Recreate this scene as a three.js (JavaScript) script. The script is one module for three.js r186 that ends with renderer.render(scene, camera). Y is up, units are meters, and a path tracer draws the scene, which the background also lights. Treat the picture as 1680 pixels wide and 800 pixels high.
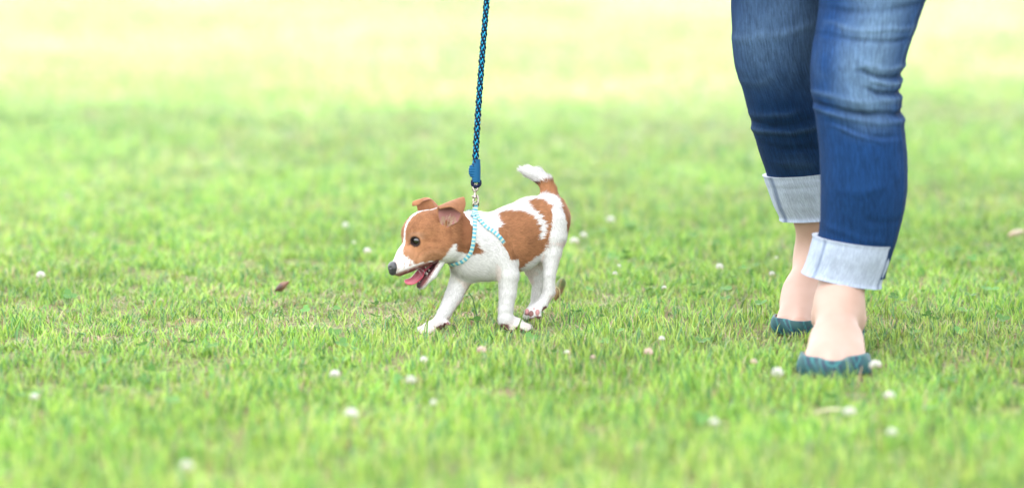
import * as THREE from 'three';
import { mergeGeometries } from 'three/addons/utils/BufferGeometryUtils.js';

// ---------------------------------------------------------------- camera, sky, sun, exposure
const F = 5500, CX = 840, CY = 400, PITCH = 8.07 * Math.PI / 180, EYE = 0.97;   // lens in pixels of the 1680 x 800 photograph
const scene = new THREE.Scene();
const camera = new THREE.PerspectiveCamera(2 * Math.atan(400 / F) * 180 / Math.PI, 1680 / 800, 0.1, 2000);
camera.position.set(0, EYE, 0);
camera.rotation.x = -PITCH;
camera.focus = 5.86;
camera.userData.fStop = 1.65;

const SUN_TO = new THREE.Vector3(0.74, 0.67, 0.06).normalize();
const sun = new THREE.DirectionalLight(new THREE.Color(1.0, 0.95, 0.84), 2.2);
sun.name = 'sun';
sun.position.copy(SUN_TO).multiplyScalar(40);
sun.castShadow = true;
sun.shadow.radius = 12;
sun.shadow.mapSize.set(2048, 2048);
Object.assign(sun.shadow.camera, { left: -20, right: 20, top: 20, bottom: -20, near: 1, far: 100 });
scene.add(sun, sun.target);

const EXPOSURE = 5.4;
{ // bright hazy sky: pale towards the horizon, thin cloud everywhere
  const w = 256, h = 128, a = new Float32Array(w * h * 4);
  for (let j = 0; j < h; j++) for (let i = 0; i < w; i++) {
    const el = ((j + 0.5) / h - 0.5) * Math.PI, az = i / w * 2 * Math.PI, s = Math.max(0, Math.sin(el));
    const x = Math.cos(el) * Math.cos(az), z = Math.cos(el) * Math.sin(az);
    const c = 0.5 + 0.25 * Math.sin(x * 5 + 2 * Math.sin(z * 4)) + 0.25 * Math.sin(z * 7 + 3 * s + Math.sin(x * 6));
    const k = 0.8;
    const cl = 0.6 + 0.4 * c;
    const o = (j * w + i) * 4;
    a[o] = k * (1.06 * cl + 0.86 * (1 - cl)); a[o + 1] = k * (1.06 * cl + 0.98 * (1 - cl)); a[o + 2] = k * (1.06 * cl + 1.2 * (1 - cl)); a[o + 3] = 1;
  }
  const t = new THREE.DataTexture(a, w, h, THREE.RGBAFormat, THREE.FloatType);
  t.mapping = THREE.EquirectangularReflectionMapping; t.magFilter = THREE.LinearFilter; t.needsUpdate = true;
  scene.background = t; scene.environment = t;
}

const renderer = new THREE.WebGLRenderer({ antialias: true });
renderer.setSize(1680, 800);
renderer.toneMapping = THREE.LinearToneMapping;
renderer.toneMappingExposure = EXPOSURE;
renderer.shadowMap.enabled = true;

// ---------------------------------------------------------------- helpers
function rng(seed) { let s = seed >>> 0; return () => { s = (s + 0x6D2B79F5) >>> 0; let t = s; t = Math.imul(t ^ (t >>> 15), t | 1); t ^= t + Math.imul(t ^ (t >>> 7), t | 61); return ((t ^ (t >>> 14)) >>> 0) / 4294967296; }; }
function hash(x, y, z) { let h = Math.imul(x, 374761393) ^ Math.imul(y, 668265263) ^ Math.imul(z, 2147483647 ^ 1274126177); h = Math.imul(h ^ (h >>> 13), 1274126177); return ((h ^ (h >>> 16)) >>> 0) / 4294967296; }
function noise(x, y, z = 0) {
  const xi = Math.floor(x), yi = Math.floor(y), zi = Math.floor(z); let u = x - xi, v = y - yi, w = z - zi;
  u = u * u * (3 - 2 * u); v = v * v * (3 - 2 * v); w = w * w * (3 - 2 * w);
  const L = (a, b, t) => a + (b - a) * t, H = (a, b, c) => hash(xi + a, yi + b, zi + c);
  return L(L(L(H(0, 0, 0), H(1, 0, 0), u), L(H(0, 1, 0), H(1, 1, 0), u), v), L(L(H(0, 0, 1), H(1, 0, 1), u), L(H(0, 1, 1), H(1, 1, 1), u), v), w) * 2 - 1;
}
const fbm = (x, y, z = 0, n = 4) => { let s = 0, a = 0.5; for (let i = 0; i < n; i++) { s += a * noise(x, y, z); x *= 2.03; y *= 2.03; z *= 2.03; a *= 0.5; } return s; };
const mix = (a, b, t) => a + (b - a) * t, clamp = (x, a = 0, b = 1) => Math.min(b, Math.max(a, x));
const smooth = (a, b, x) => { const t = clamp((x - a) / (b - a)); return t * t * (3 - 2 * t); };
const mix3 = (a, b, t) => [mix(a[0], b[0], t), mix(a[1], b[1], t), mix(a[2], b[2], t)];
const V = (x, y, z) => new THREE.Vector3(x, y, z);
const FWD = V(0, -Math.sin(PITCH), -Math.cos(PITCH)), UP = V(0, Math.cos(PITCH), -Math.sin(PITCH));
const at = (px, py, d) => V((px - CX) / F * d, EYE, 0).addScaledVector(UP, (CY - py) / F * d).addScaledVector(FWD, d);
const level = (px, py, h = 0) => at(px, py, (EYE - h) / (Math.sin(PITCH) + (py - CY) / F * Math.cos(PITCH)));   // where the ray meets height h
const used = new Map();
function numbered(n) { const k = used.get(n) ?? 0; used.set(n, k + 1); return k ? `${n}_${String(k).padStart(3, '0')}` : n; }
function tag(o, label, category, group, kind) { const u = { label, category }; if (group) u.group = group; if (kind) u.kind = kind; o.userData = u; return o; }
function thing(name, pos, label, category, group) { const g = new THREE.Group(); g.name = numbered(name); g.position.copy(pos); scene.add(g); return tag(g, label, category, group); }
function part(name, geo, mat, parent) { const m = new THREE.Mesh(geo, mat); m.name = name; m.castShadow = m.receiveShadow = true; parent.add(m); return m; }
function geom(pos, nor, idx, col, uv) {
  const g = new THREE.BufferGeometry();
  g.setAttribute('position', new THREE.Float32BufferAttribute(pos, 3));
  if (idx) g.setIndex(idx);
  if (nor) g.setAttribute('normal', new THREE.Float32BufferAttribute(nor, 3));
  if (col) g.setAttribute('color', new THREE.Float32BufferAttribute(col, 3));
  if (uv) g.setAttribute('uv', new THREE.Float32BufferAttribute(uv, 2));
  if (!nor) g.computeVertexNormals();
  return g;
}
const STD = (o) => new THREE.MeshStandardMaterial(o), PHY = (o) => new THREE.MeshPhysicalMaterial(o);
const lin = (r, g, b) => new THREE.Color().setRGB(r, g, b);
function noiseTexture(n, fn) { const d = new Uint8Array(n * n * 4); for (let j = 0; j < n; j++) for (let i = 0; i < n; i++) { const c = fn(i / n, j / n, i, j), o = (j * n + i) * 4; d[o] = clamp(c[0]) * 255; d[o + 1] = clamp(c[1]) * 255; d[o + 2] = clamp(c[2]) * 255; d[o + 3] = 255; } const t = new THREE.DataTexture(d, n, n); t.wrapS = t.wrapT = THREE.RepeatWrapping; t.magFilter = THREE.LinearFilter; t.needsUpdate = true; return t; }

// surface nets over a distance field f(x, y, z); returns {pos, nor, idx}
function meshField(f, lo, hi, cell) {
  const n = [0, 1, 2].map((k) => Math.ceil((hi[k] - lo[k]) / cell) + 1), [nx, ny, nz] = n, val = new Float32Array(nx * ny * nz), B = 8;
  for (let z0 = 0; z0 < nz; z0 += B) for (let y0 = 0; y0 < ny; y0 += B) for (let x0 = 0; x0 < nx; x0 += B) {
    const c = f(lo[0] + (x0 + B / 2) * cell, lo[1] + (y0 + B / 2) * cell, lo[2] + (z0 + B / 2) * cell), far = Math.abs(c) > B * cell * 1.35;
    for (let z = z0; z < Math.min(nz, z0 + B); z++) for (let y = y0; y < Math.min(ny, y0 + B); y++) for (let x = x0; x < Math.min(nx, x0 + B); x++)
      val[x + nx * (y + ny * z)] = far ? c : f(lo[0] + x * cell, lo[1] + y * cell, lo[2] + z * cell);
  }
  const vid = new Int32Array(nx * ny * nz).fill(-1), pos = [], nor = [], idx = [], co = [];
  for (let k = 0; k < 8; k++) co.push([k & 1, (k >> 1) & 1, (k >> 2) & 1]);
  const edges = [[0, 1], [2, 3], [4, 5], [6, 7], [0, 2], [1, 3], [4, 6], [5, 7], [0, 4], [1, 5], [2, 6], [3, 7]];
  for (let z = 0; z < nz - 1; z++) for (let y = 0; y < ny - 1; y++) for (let x = 0; x < nx - 1; x++) {
    const v = co.map(([a, b, c]) => val[x + a + nx * (y + b + ny * (z + c))]);
    let neg = 0; for (const q of v) if (q < 0) neg++;
    if (neg === 0 || neg === 8) continue;
    let sx = 0, sy = 0, sz = 0, m = 0;
    for (const [a, b] of edges) if ((v[a] < 0) !== (v[b] < 0)) { const t = v[a] / (v[a] - v[b]); sx += mix(co[a][0], co[b][0], t); sy += mix(co[a][1], co[b][1], t); sz += mix(co[a][2], co[b][2], t); m++; }
    vid[x + nx * (y + ny * z)] = pos.length / 3;
    const px = lo[0] + (x + sx / m) * cell, py = lo[1] + (y + sy / m) * cell, pz = lo[2] + (z + sz / m) * cell, e = cell * 0.5;
    pos.push(px, py, pz);
    let gx = f(px + e, py, pz) - f(px - e, py, pz), gy = f(px, py + e, pz) - f(px, py - e, pz), gz = f(px, py, pz + e) - f(px, py, pz - e);
    const l = Math.hypot(gx, gy, gz) || 1; nor.push(gx / l, gy / l, gz / l);
  }
  const id = (x, y, z) => vid[x + nx * (y + ny * z)];
  for (let z = 1; z < nz - 1; z++) for (let y = 1; y < ny - 1; y++) for (let x = 1; x < nx - 1; x++) {
    const i = x + nx * (y + ny * z), s = val[i] < 0;
    const quad = (a, b, c, d, flip) => { if (a < 0 || b < 0 || c < 0 || d < 0) return; if (flip) idx.push(a, c, b, a, d, c); else idx.push(a, b, c, a, c, d); };
    if (s !== (val[i + 1] < 0)) quad(id(x, y - 1, z - 1), id(x, y, z - 1), id(x, y, z), id(x, y - 1, z), !s);
    if (s !== (val[i + nx] < 0)) quad(id(x - 1, y, z - 1), id(x - 1, y, z), id(x, y, z), id(x, y, z - 1), !s);
    if (s !== (val[i + nx * ny] < 0)) quad(id(x - 1, y - 1, z), id(x, y - 1, z), id(x, y, z), id(x - 1, y, z), !s);
  }
  return { pos, nor, idx };
}
const smin = (a, b, k) => { const h = Math.max(k - Math.abs(a - b), 0) / k; return Math.min(a, b) - h * h * k * 0.25; };
function cone(x, y, z, b) { // tapered capsule [ax, ay, az, ra, bx, by, bz, rb]
  const dx = b[4] - b[0], dy = b[5] - b[1], dz = b[6] - b[2], px = x - b[0], py = y - b[1], pz = z - b[2];
  const t = clamp((px * dx + py * dy + pz * dz) / (dx * dx + dy * dy + dz * dz + 1e-9));
  return Math.hypot(px - dx * t, py - dy * t, pz - dz * t) - mix(b[3], b[7], t);
}
function inside(poly, x, y) { let c = false; for (let i = 0, j = poly.length - 1; i < poly.length; j = i++) { const [xi, yi] = poly[i], [xj, yj] = poly[j]; if ((yi > y) !== (yj > y) && x < (xj - xi) * (y - yi) / (yj - yi) + xi) c = !c; } return c; }
function tube(points, radius, seg, radial, closed = false) { return new THREE.TubeGeometry(new THREE.CatmullRomCurve3(points, closed), seg, radius, radial, closed); }
function paint(g, fn) { const p = g.attributes.position, c = new Float32Array(p.count * 3); for (let i = 0; i < p.count; i++) { const q = fn(p.getX(i), p.getY(i), p.getZ(i), i); c[i * 3] = q[0]; c[i * 3 + 1] = q[1]; c[i * 3 + 2] = q[2]; } g.setAttribute('color', new THREE.BufferAttribute(c, 3)); return g; }
const joined = (list) => mergeGeometries(list.map((g) => (g.index ? g.toNonIndexed() : g)).map((g) => { for (const k of Object.keys(g.attributes)) if (!['position', 'normal', 'color'].includes(k)) g.deleteAttribute(k); return g; }));

// ---------------------------------------------------------------- ground
{
  const tex = noiseTexture(512, (u, v) => {
    const c = (k) => { const a = u * 6.28318, b = v * 6.28318; return fbm(Math.cos(a) * k + 7, Math.sin(a) * k + Math.cos(b) * k, Math.sin(b) * k, 4); };
    const a = c(3), b = c(17) ;
    const t = clamp(0.45 + a * 0.7 + b * 0.5);
    const q = mix3([0.50, 0.43, 0.31], [0.38, 0.46, 0.20], t); const d = 0.85 + 0.5 * b; return [q[0] * d, q[1] * d, q[2] * d];
  });
  tex.colorSpace = THREE.SRGBColorSpace; tex.repeat.set(900, 900);
  const g = new THREE.PlaneGeometry(900, 900, 4, 4); g.rotateX(-Math.PI / 2);
  const m = new THREE.Mesh(g, STD({ map: tex, roughness: 1 })); m.name = 'ground'; m.receiveShadow = true;
  m.userData = { kind: 'structure', label: 'soil and thatch under the lawn grass' }; scene.add(m);
}

// ---------------------------------------------------------------- dog frame: pixels of the photograph at the dog's distance, z towards the camera
const GY = 538.4, D0 = EYE / (Math.sin(PITCH) + (GY - CY) / F * Math.cos(PITCH)), S0 = D0 / F;
const dogPoint = (px, py, z) => at(px, py, D0).addScaledVector(FWD, -z * S0);                // z = 0 plane square to the lens axis
function localToWorld(pos, nor, base) { // arrays in (px, -py, z)
  for (let i = 0; i < pos.length; i += 3) {
    const p = V((pos[i] - CX) * S0, EYE, 0).addScaledVector(UP, (CY + pos[i + 1]) * S0).addScaledVector(FWD, D0 - pos[i + 2] * S0).sub(base);
    pos[i] = p.x; pos[i + 1] = p.y; pos[i + 2] = p.z;
    if (nor) { const n = V(nor[i], 0, 0).addScaledVector(UP, nor[i + 1]).addScaledVector(FWD, -nor[i + 2]).normalize(); nor[i] = n.x; nor[i + 1] = n.y; nor[i + 2] = n.z; }
  }
}
function bring(g, base) { localToWorld(g.attributes.position.array, g.attributes.normal?.array, base); return g; }
const groundDog = (z) => GY + z * 0.165;

// the dog's own axes: forward and left
const A1 = 25 * Math.PI / 180, FB = [-Math.cos(A1), Math.sin(A1)], LB = [Math.sin(A1), Math.cos(A1)];
const A2 = 30 * Math.PI / 180, FH = [-Math.cos(A2), Math.sin(A2)], LH = [Math.sin(A2), Math.cos(A2)], SK = [706, 387, 55];
const head = (f, l, py) => [SK[0] + FH[0] * f + LH[0] * l, py, SK[2] + FH[1] * f + LH[1] * l];
const eyeN = V(-20, -9, 32).normalize();                                   // in (px, up, z)
const eyeAt = V(685, -395.5, 88.5);
const B = (a, ra, b, rb, k, kind) => { const m = kind === 'leg' ? 0.89 : kind === 'paw' ? 0.92 : 1; return Object.assign([a[0], -a[1], a[2], ra * m, b[0], -b[1], b[2], rb * m], { k, kind }); };
const trunk = [
  B([770, 392, 31], 40, [800, 406, 18], 51, 20, 'body'), B([800, 403, 18], 50, [846, 390, -3], 53, 20, 'body'), B([846, 391, -3], 53, [876, 373, -17], 50, 20, 'body'), B([876, 373, -17], 50, [897, 359, -27], 39, 20, 'body'),
];
const bones = [
  B([735, 386, 46], 35, [775, 392, 28], 42, 16, 'neck'),
  B([772, 426, 26], 33, [798, 418, 20], 36, 18, 'body'),
  B([814, 396, 34], 30, [834, 450, 40], 20, 14, 'leg'), B([834, 450, 40], 19.5, [833, 480, 40], 15.5, 10, 'leg'), B([833, 480, 40], 15.5, [830, 505, 40], 13.5, 10, 'leg'), B([830, 505, 40], 13.5, [829, 520, 40], 13, 10, 'leg'),
  B([831, 526, 40], 12, [850, 529, 36], 9, 8, 'paw'), B([832, 530, 40], 9, [838, 537, 41], 8, 6, 'paw'),
  B([850, 529, 33], 6, [868, 535, 29], 4.6, 4, 'paw'), B([850, 530, 38], 6, [868, 537, 36], 4.8, 4, 'paw'), B([848, 532, 43], 6, [863, 540, 43], 4.8, 4, 'paw'),
  B([768, 430, 10], 27, [754, 462, 13], 18.5, 14, 'leg'), B([754, 462, 13], 18.5, [744, 486, 20], 16, 10, 'leg'), B([744, 486, 20], 16, [730, 512, 28], 12.5, 10, 'leg'), B([730, 512, 28], 12.5, [721, 527, 32], 11.5, 10, 'leg'),
  B([721, 529, 32], 11.5, [702, 536, 38], 9, 8, 'paw'),
  B([702, 535, 31], 6, [687, 540, 34], 5, 4, 'paw'), B([702, 537, 38], 6.5, [686, 541.5, 43], 5, 4, 'paw'), B([706, 539, 46], 6, [692, 544, 51], 5, 4, 'paw'), B([712, 539, 48], 5.5, [703, 545, 55], 4.6, 4, 'paw'), B([733, 527, 40], 4, [736, 529, 42], 3, 4, 'paw'),
  B([909, 366, -2], 29, [909, 388, 3], 24, 16, 'leg'), B([909, 388, 3], 23, [907, 414, 6], 16, 12, 'leg'), B([907, 414, 6], 16, [901, 450, 8], 11.5, 10, 'leg'), B([901, 450, 8], 11.5, [900, 478, 5], 11.5, 8, 'leg'),
  B([901, 478, 5], 10.5, [890, 498, 8], 9.5, 8, 'leg'), B([890, 498, 8], 9.5, [875, 509, 13], 10.5, 8, 'paw'),
  B([872, 506, 16], 6.5, [865, 511, 18], 5.5, 4, 'paw'), B([876, 508, 20], 6, [873, 517, 22], 5, 4, 'paw'), B([882, 508, 18], 6, [883, 516, 20], 5.5, 4, 'paw'),
  B([888, 398, -46], 28, [876, 438, -48], 19, 14, 'leg'), B([876, 438, -48], 18, [883, 468, -48], 10.5, 10, 'leg'), B([883, 468, -48], 10.5, [878, 502, -46], 9, 8, 'leg'), B([878, 502, -46], 9.5, [866, 520, -42], 9, 8, 'paw'),
  B([903, 330, -32], 16, [901, 314, -34], 13, 12, 'tail'), B([901, 314, -34], 13, [896, 299, -34], 11.8, 6, 'tail'), B([896, 299, -34], 11.8, [883, 287, -32], 11, 6, 'tail'), B([883, 287, -32], 11, [868, 281, -30], 8.8, 6, 'tail'), B([868, 281, -30], 8.8, [859, 278.5, -28], 5, 6, 'tail'),
  // head
  B([700, 384, 58.5], 38, [716, 388, 49.3], 40, 12, 'head'), B([728, 376, 44], 34, [728, 392, 44], 34, 14, 'head'),
  B([673, 421, 74], 19.5, [690, 409, 64], 26, 14, 'muzzle'), B([655, 437.5, 84], 11.8, [673, 421, 74], 19.5, 8, 'muzzle'),
  B([657, 443.5, 82], 8.5, [672, 434, 78], 11, 5, 'muzzle'),
  B([...head(50, 7, 436)], 10, [...head(20, 15, 424)], 13, 8, 'muzzle'), B([...head(50, -7, 436)], 10, [...head(20, -15, 424)], 13, 8, 'muzzle'),
  B([...head(28, 15, 382)], 9, [...head(22, 22, 380)], 8, 12, 'head'), B([...head(28, -15, 382)], 9, [...head(22, -22, 380)], 8, 12, 'head'),
  B([...head(10, 23, 412)], 17, [...head(-16, 24, 408)], 18, 14, 'head'), B([...head(10, -23, 412)], 17, [...head(-16, -24, 408)], 18, 14, 'head'),
];
bones.forEach((b, i) => { const a = bones[i - 1]; b.follows = !!a && Math.abs(a[4] - b[0]) + Math.abs(a[5] - b[1]) + Math.abs(a[6] - b[2]) < 6; });
const jaw = [
  B([723, 430, 66], 7.5, [711.5, 450, 72], 6, 5, 'jaw'), B([711.5, 450, 72], 6, [694, 467, 71], 5.5, 5, 'jaw'),
  B([705, 428, 36], 9, [697, 448, 52], 8, 5, 'jaw'), B([697, 448, 52], 8, [691, 467, 68], 6, 5, 'jaw'),
  B([714, 436, 52], 8, [697, 464, 66], 5, 5, 'jaw'),
];
let near = null;
function dogField(x, y, z, track) {
  let d = 1e9, best = 1e9; near = null;
  // the trunk is narrower than it is deep: squeeze along the dog's left
  const l = (x - 845) * LB[0] + (z + 2) * LB[1], e = l * 0.17, tx = x + LB[0] * e, tz = z + LB[1] * e;
  for (const b of trunk) { const q = cone(tx, y, tz, b) * 0.92; d = d > 1e8 ? q : smin(d, q, 6); if (track && q < best) { best = q; near = b; } }
  let chain = 1e9, ck = 1;                                            // the bones of one limb follow each other without swelling at the joints
  for (const b of bones) { const q = cone(x, y, z, b); if (b.follows) chain = smin(chain, q, 2.5); else { if (chain - d < ck) d = smin(d, chain, ck); chain = q; ck = b.k; } if (track && q < best) { best = q; near = b; } }
  if (chain - d < ck) d = smin(d, chain, ck);
  // eye sockets and eyelids
  for (const s of [1, -1]) {
    let ex = eyeAt.x, ez = eyeAt.z, nx = eyeN.x, nz = eyeN.z;
    if (s < 0) { const fx = ex - SK[0], fz = ez - SK[2], a = fx * FH[0] + fz * FH[1], c = fx * LH[0] + fz * LH[1]; ex = SK[0] + FH[0] * a - LH[0] * c; ez = SK[2] + FH[1] * a - LH[1] * c; const na = nx * FH[0] + nz * FH[1], nc = nx * LH[0] + nz * LH[1]; nx = FH[0] * na - LH[0] * nc; nz = FH[1] * na - LH[1] * nc; }
    const rx = x - ex, ry = y - eyeAt.y, rz = z - ez, r2 = rx * rx + ry * ry + rz * rz;
    if (r2 > 400) continue;
    const h = rx * nx + ry * eyeN.y + rz * nz, hl = Math.hypot(nx, nz), ux = nz / hl, uz = -nx / hl, u0 = rx * ux + rz * uz, vx = -eyeN.y * nx / hl, vz = -eyeN.y * nz / hl, v0 = rx * vx + ry * hl + rz * vz;
    const u1 = u0 * 0.96 + s * v0 * 0.26, v1 = v0 * 0.96 - s * u0 * 0.26, r = Math.hypot(u1 * 0.90, v1 * 1.16 - 0.4);
    d = -smin(-d, Math.hypot(r, (h - 2) * 0.9) - 7.2, 2);                       // hollow
    const lid = Math.hypot(r - 8.0, h - 0.2) - 1.9; d = smin(d, lid, 3);
  }
  let j = 1e9;
  for (const b of jaw) { const q = cone(x, y, z, b); j = j > 1e8 ? q : smin(j, q, b.k); if (track && q < best) { best = q; near = b; } }
  d = smin(d, j, 3.5);
  return d;
}
// coat: white with brown patches (outlines in the dog's own frame)
const WHITE = [0.56, 0.55, 0.545], BROWN = [0.275, 0.125, 0.060], DARKB = [0.115, 0.042, 0.019], SKIN = [0.62, 0.36, 0.32];
const PATCH = [
  [[811, 350], [828, 347], [851, 347], [868, 354], [878, 364], [883, 373], [882, 386], [882, 394], [887, 394], [892, 383], [894, 369], [889, 362], [878, 350], [868, 341], [860, 331], [875, 326], [889, 329], [901, 338], [906, 353], [904, 372], [899, 393], [892, 410], [884, 418], [875, 422], [861, 431], [848, 446], [838, 433], [833, 414], [823, 398], [816, 379], [819, 367]],
  [[906, 316], [916, 330], [924, 345], [930, 362], [932, 390], [950, 395], [950, 330], [925, 300], [904, 305]],
  [[726, 345], [735, 338], [752, 340], [764, 352], [772, 363], [777, 378], [776, 394], [782, 403], [790, 413], [774, 416], [757.5, 414], [749, 411], [748, 401], [744, 399], [728, 385]],
];
const FACE = [[640, 372], [664, 345], [690, 330], [712, 330], [745, 335], [758, 360], [748, 376], [746, 398], [739, 408], [730, 420], [723, 428], [717, 431], [714, 426], [700, 430], [683, 433], [679, 427], [668, 421], [662, 414], [655, 405], [645, 395]];
const MOUTH = [[651, 450], [716, 424], [721, 429.5], [712, 442.5], [701, 460.5], [694, 468.5], [684, 471], [660, 470]];
const jawOpen = [-0.70, 0.70];
function coat(x, y, z, nx, ny, nz) {
  dogField(x, y, z, true);
  const kind = near.kind, py = -y, w = noise(x * 0.22, y * 0.22, z * 0.22) * 1.6 + noise(x * 0.6, y * 0.6, z * 0.6) * 0.8, w2 = noise(x * 0.2 + 40, y * 0.2, z * 0.2) * 1.5;
  const X = x + w, Y = py + w2, lat = (x - 845) * LB[0] + (z + 2) * LB[1];
  let c = WHITE;
  const tone = 1 + 0.38 * fbm(x * 0.045, y * 0.045, z * 0.045) + 0.2 * noise(x * 0.5, y * 0.15, z * 0.5);
  const brown = [BROWN[0] * tone, BROWN[1] * tone, BROWN[2] * tone];
  if (kind === 'tail') {
    const s = Y - (298.5 - (x - 893) * 0.1);
    if (s > 5) c = brown; else if (s > 0) c = mix3(brown, [0.05, 0.025, 0.02], x < 892 ? 0.85 : 0.35);
  } else if (kind === 'body' || kind === 'leg' && py < 425 || kind === 'neck' || kind === 'head' && x > 726) {
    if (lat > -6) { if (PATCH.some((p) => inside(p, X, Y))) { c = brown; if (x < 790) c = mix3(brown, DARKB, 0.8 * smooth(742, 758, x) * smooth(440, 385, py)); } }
    else { const f = (x - 845) * FB[0] + (z + 2) * FB[1]; if (noise(f * 0.02 + 3, py * 0.02, 5) + 0.12 > 0 && kind !== 'leg') c = brown; if (kind === 'body' && x > 858 && x < 888 && py < 322) c = brown; if (x > 905 && py < 395) c = brown; if (kind === 'neck') c = brown; }
  }
  if (kind === 'head' || kind === 'muzzle' || kind === 'jaw') {
    const dx = x - SK[0], dz = z - SK[2], f = dx * FH[0] + dz * FH[1], l = dx * LH[0] + dz * LH[1];
    const px = l >= 0 ? X : x - 2 * l * LH[0] + w;      // the far half of the face mirrors the near one
    if (kind !== 'jaw' && inside(FACE, px, Y)) {
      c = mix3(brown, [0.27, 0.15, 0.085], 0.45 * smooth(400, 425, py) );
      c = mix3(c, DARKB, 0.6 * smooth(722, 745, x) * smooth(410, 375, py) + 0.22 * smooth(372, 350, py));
      if (l > 0) { // crease shading painted in: from the eye back to the ear, round the corner of the mouth, and the paler brow and cheek
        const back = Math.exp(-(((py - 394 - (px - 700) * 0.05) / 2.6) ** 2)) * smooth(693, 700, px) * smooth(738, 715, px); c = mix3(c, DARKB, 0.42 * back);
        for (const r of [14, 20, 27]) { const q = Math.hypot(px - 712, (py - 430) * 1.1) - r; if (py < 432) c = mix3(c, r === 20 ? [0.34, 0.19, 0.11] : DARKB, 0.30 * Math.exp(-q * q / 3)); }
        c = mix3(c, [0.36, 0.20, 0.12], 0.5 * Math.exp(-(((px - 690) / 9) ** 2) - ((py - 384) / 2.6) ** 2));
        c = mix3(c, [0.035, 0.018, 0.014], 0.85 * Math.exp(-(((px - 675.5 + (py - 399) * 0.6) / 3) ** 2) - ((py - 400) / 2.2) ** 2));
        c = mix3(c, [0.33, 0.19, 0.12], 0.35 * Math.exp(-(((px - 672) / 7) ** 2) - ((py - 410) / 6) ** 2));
      }
      const bw = 2.6 + 2.2 * smooth(372, 350, py) + 7 * smooth(392, 412, py);
      if (Math.abs(l + 1.5 + w * 0.25) < bw) c = WHITE;
    } else if (kind === 'muzzle') {
      if (py > 428 + (650 - x) * 0.25 && noise(x * 0.9, y * 0.9, z * 0.9) > 0.25) c = [0.30, 0.17, 0.13];
      const lip = 450 + (x - 651) * -0.375; if (py > lip - 3.5 && ny < 0.2) c = mix3(WHITE, [0.24, 0.14, 0.12], smooth(lip - 4, lip, py));
    }
    if (kind === 'jaw') {
      const o = nx * jawOpen[0] + ny * jawOpen[1] - 0.25 * nz;
      if ((o > 0.3 || l < 4 || inside(MOUTH, x, py)) && py < 471.5) c = mix3([0.17, 0.055, 0.06], [0.045, 0.012, 0.014], smooth(468, 440, py));
      if (inside(MOUTH, x - 2.2, py - 1.2) && !inside(MOUTH, x, py)) c = mix3(c, [0.24, 0.105, 0.10], 0.75);
      if (py > 457 && x < 697) c = mix3(c, [0.05, 0.03, 0.036], 0.9 * smooth(698, 690, x) * smooth(473.5, 470, py));
      if (py < 432 && o > -0.1) c = [0.07, 0.02, 0.02];
    }
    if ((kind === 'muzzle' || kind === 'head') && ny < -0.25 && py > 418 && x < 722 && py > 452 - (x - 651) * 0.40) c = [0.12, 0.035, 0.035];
    const er = Math.hypot(x - eyeAt.x, y - eyeAt.y, z - eyeAt.z);
    if (er < 12) c = mix3([0.02, 0.012, 0.011], c, smooth(9, 11.5, er)); else if (er < 16 && py < 392) c = mix3(c, [0.30, 0.17, 0.11], 0.5);
  }
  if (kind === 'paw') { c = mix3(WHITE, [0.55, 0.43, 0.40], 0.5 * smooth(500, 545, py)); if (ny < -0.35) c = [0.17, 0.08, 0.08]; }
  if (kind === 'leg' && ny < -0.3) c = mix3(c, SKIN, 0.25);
  return c;
}
const dogBase = level(800, 534, 0);
const dog = thing('puppy', dogBase, 'small white and brown short-haired puppy walking left with mouth open and tongue out', 'dog');
const furMat = PHY({ vertexColors: true, roughness: 0.85, sheen: 0.25, sheenRoughness: 0.6, sheenColor: lin(1, 0.95, 0.9), specularIntensity: 0.3 });
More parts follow.
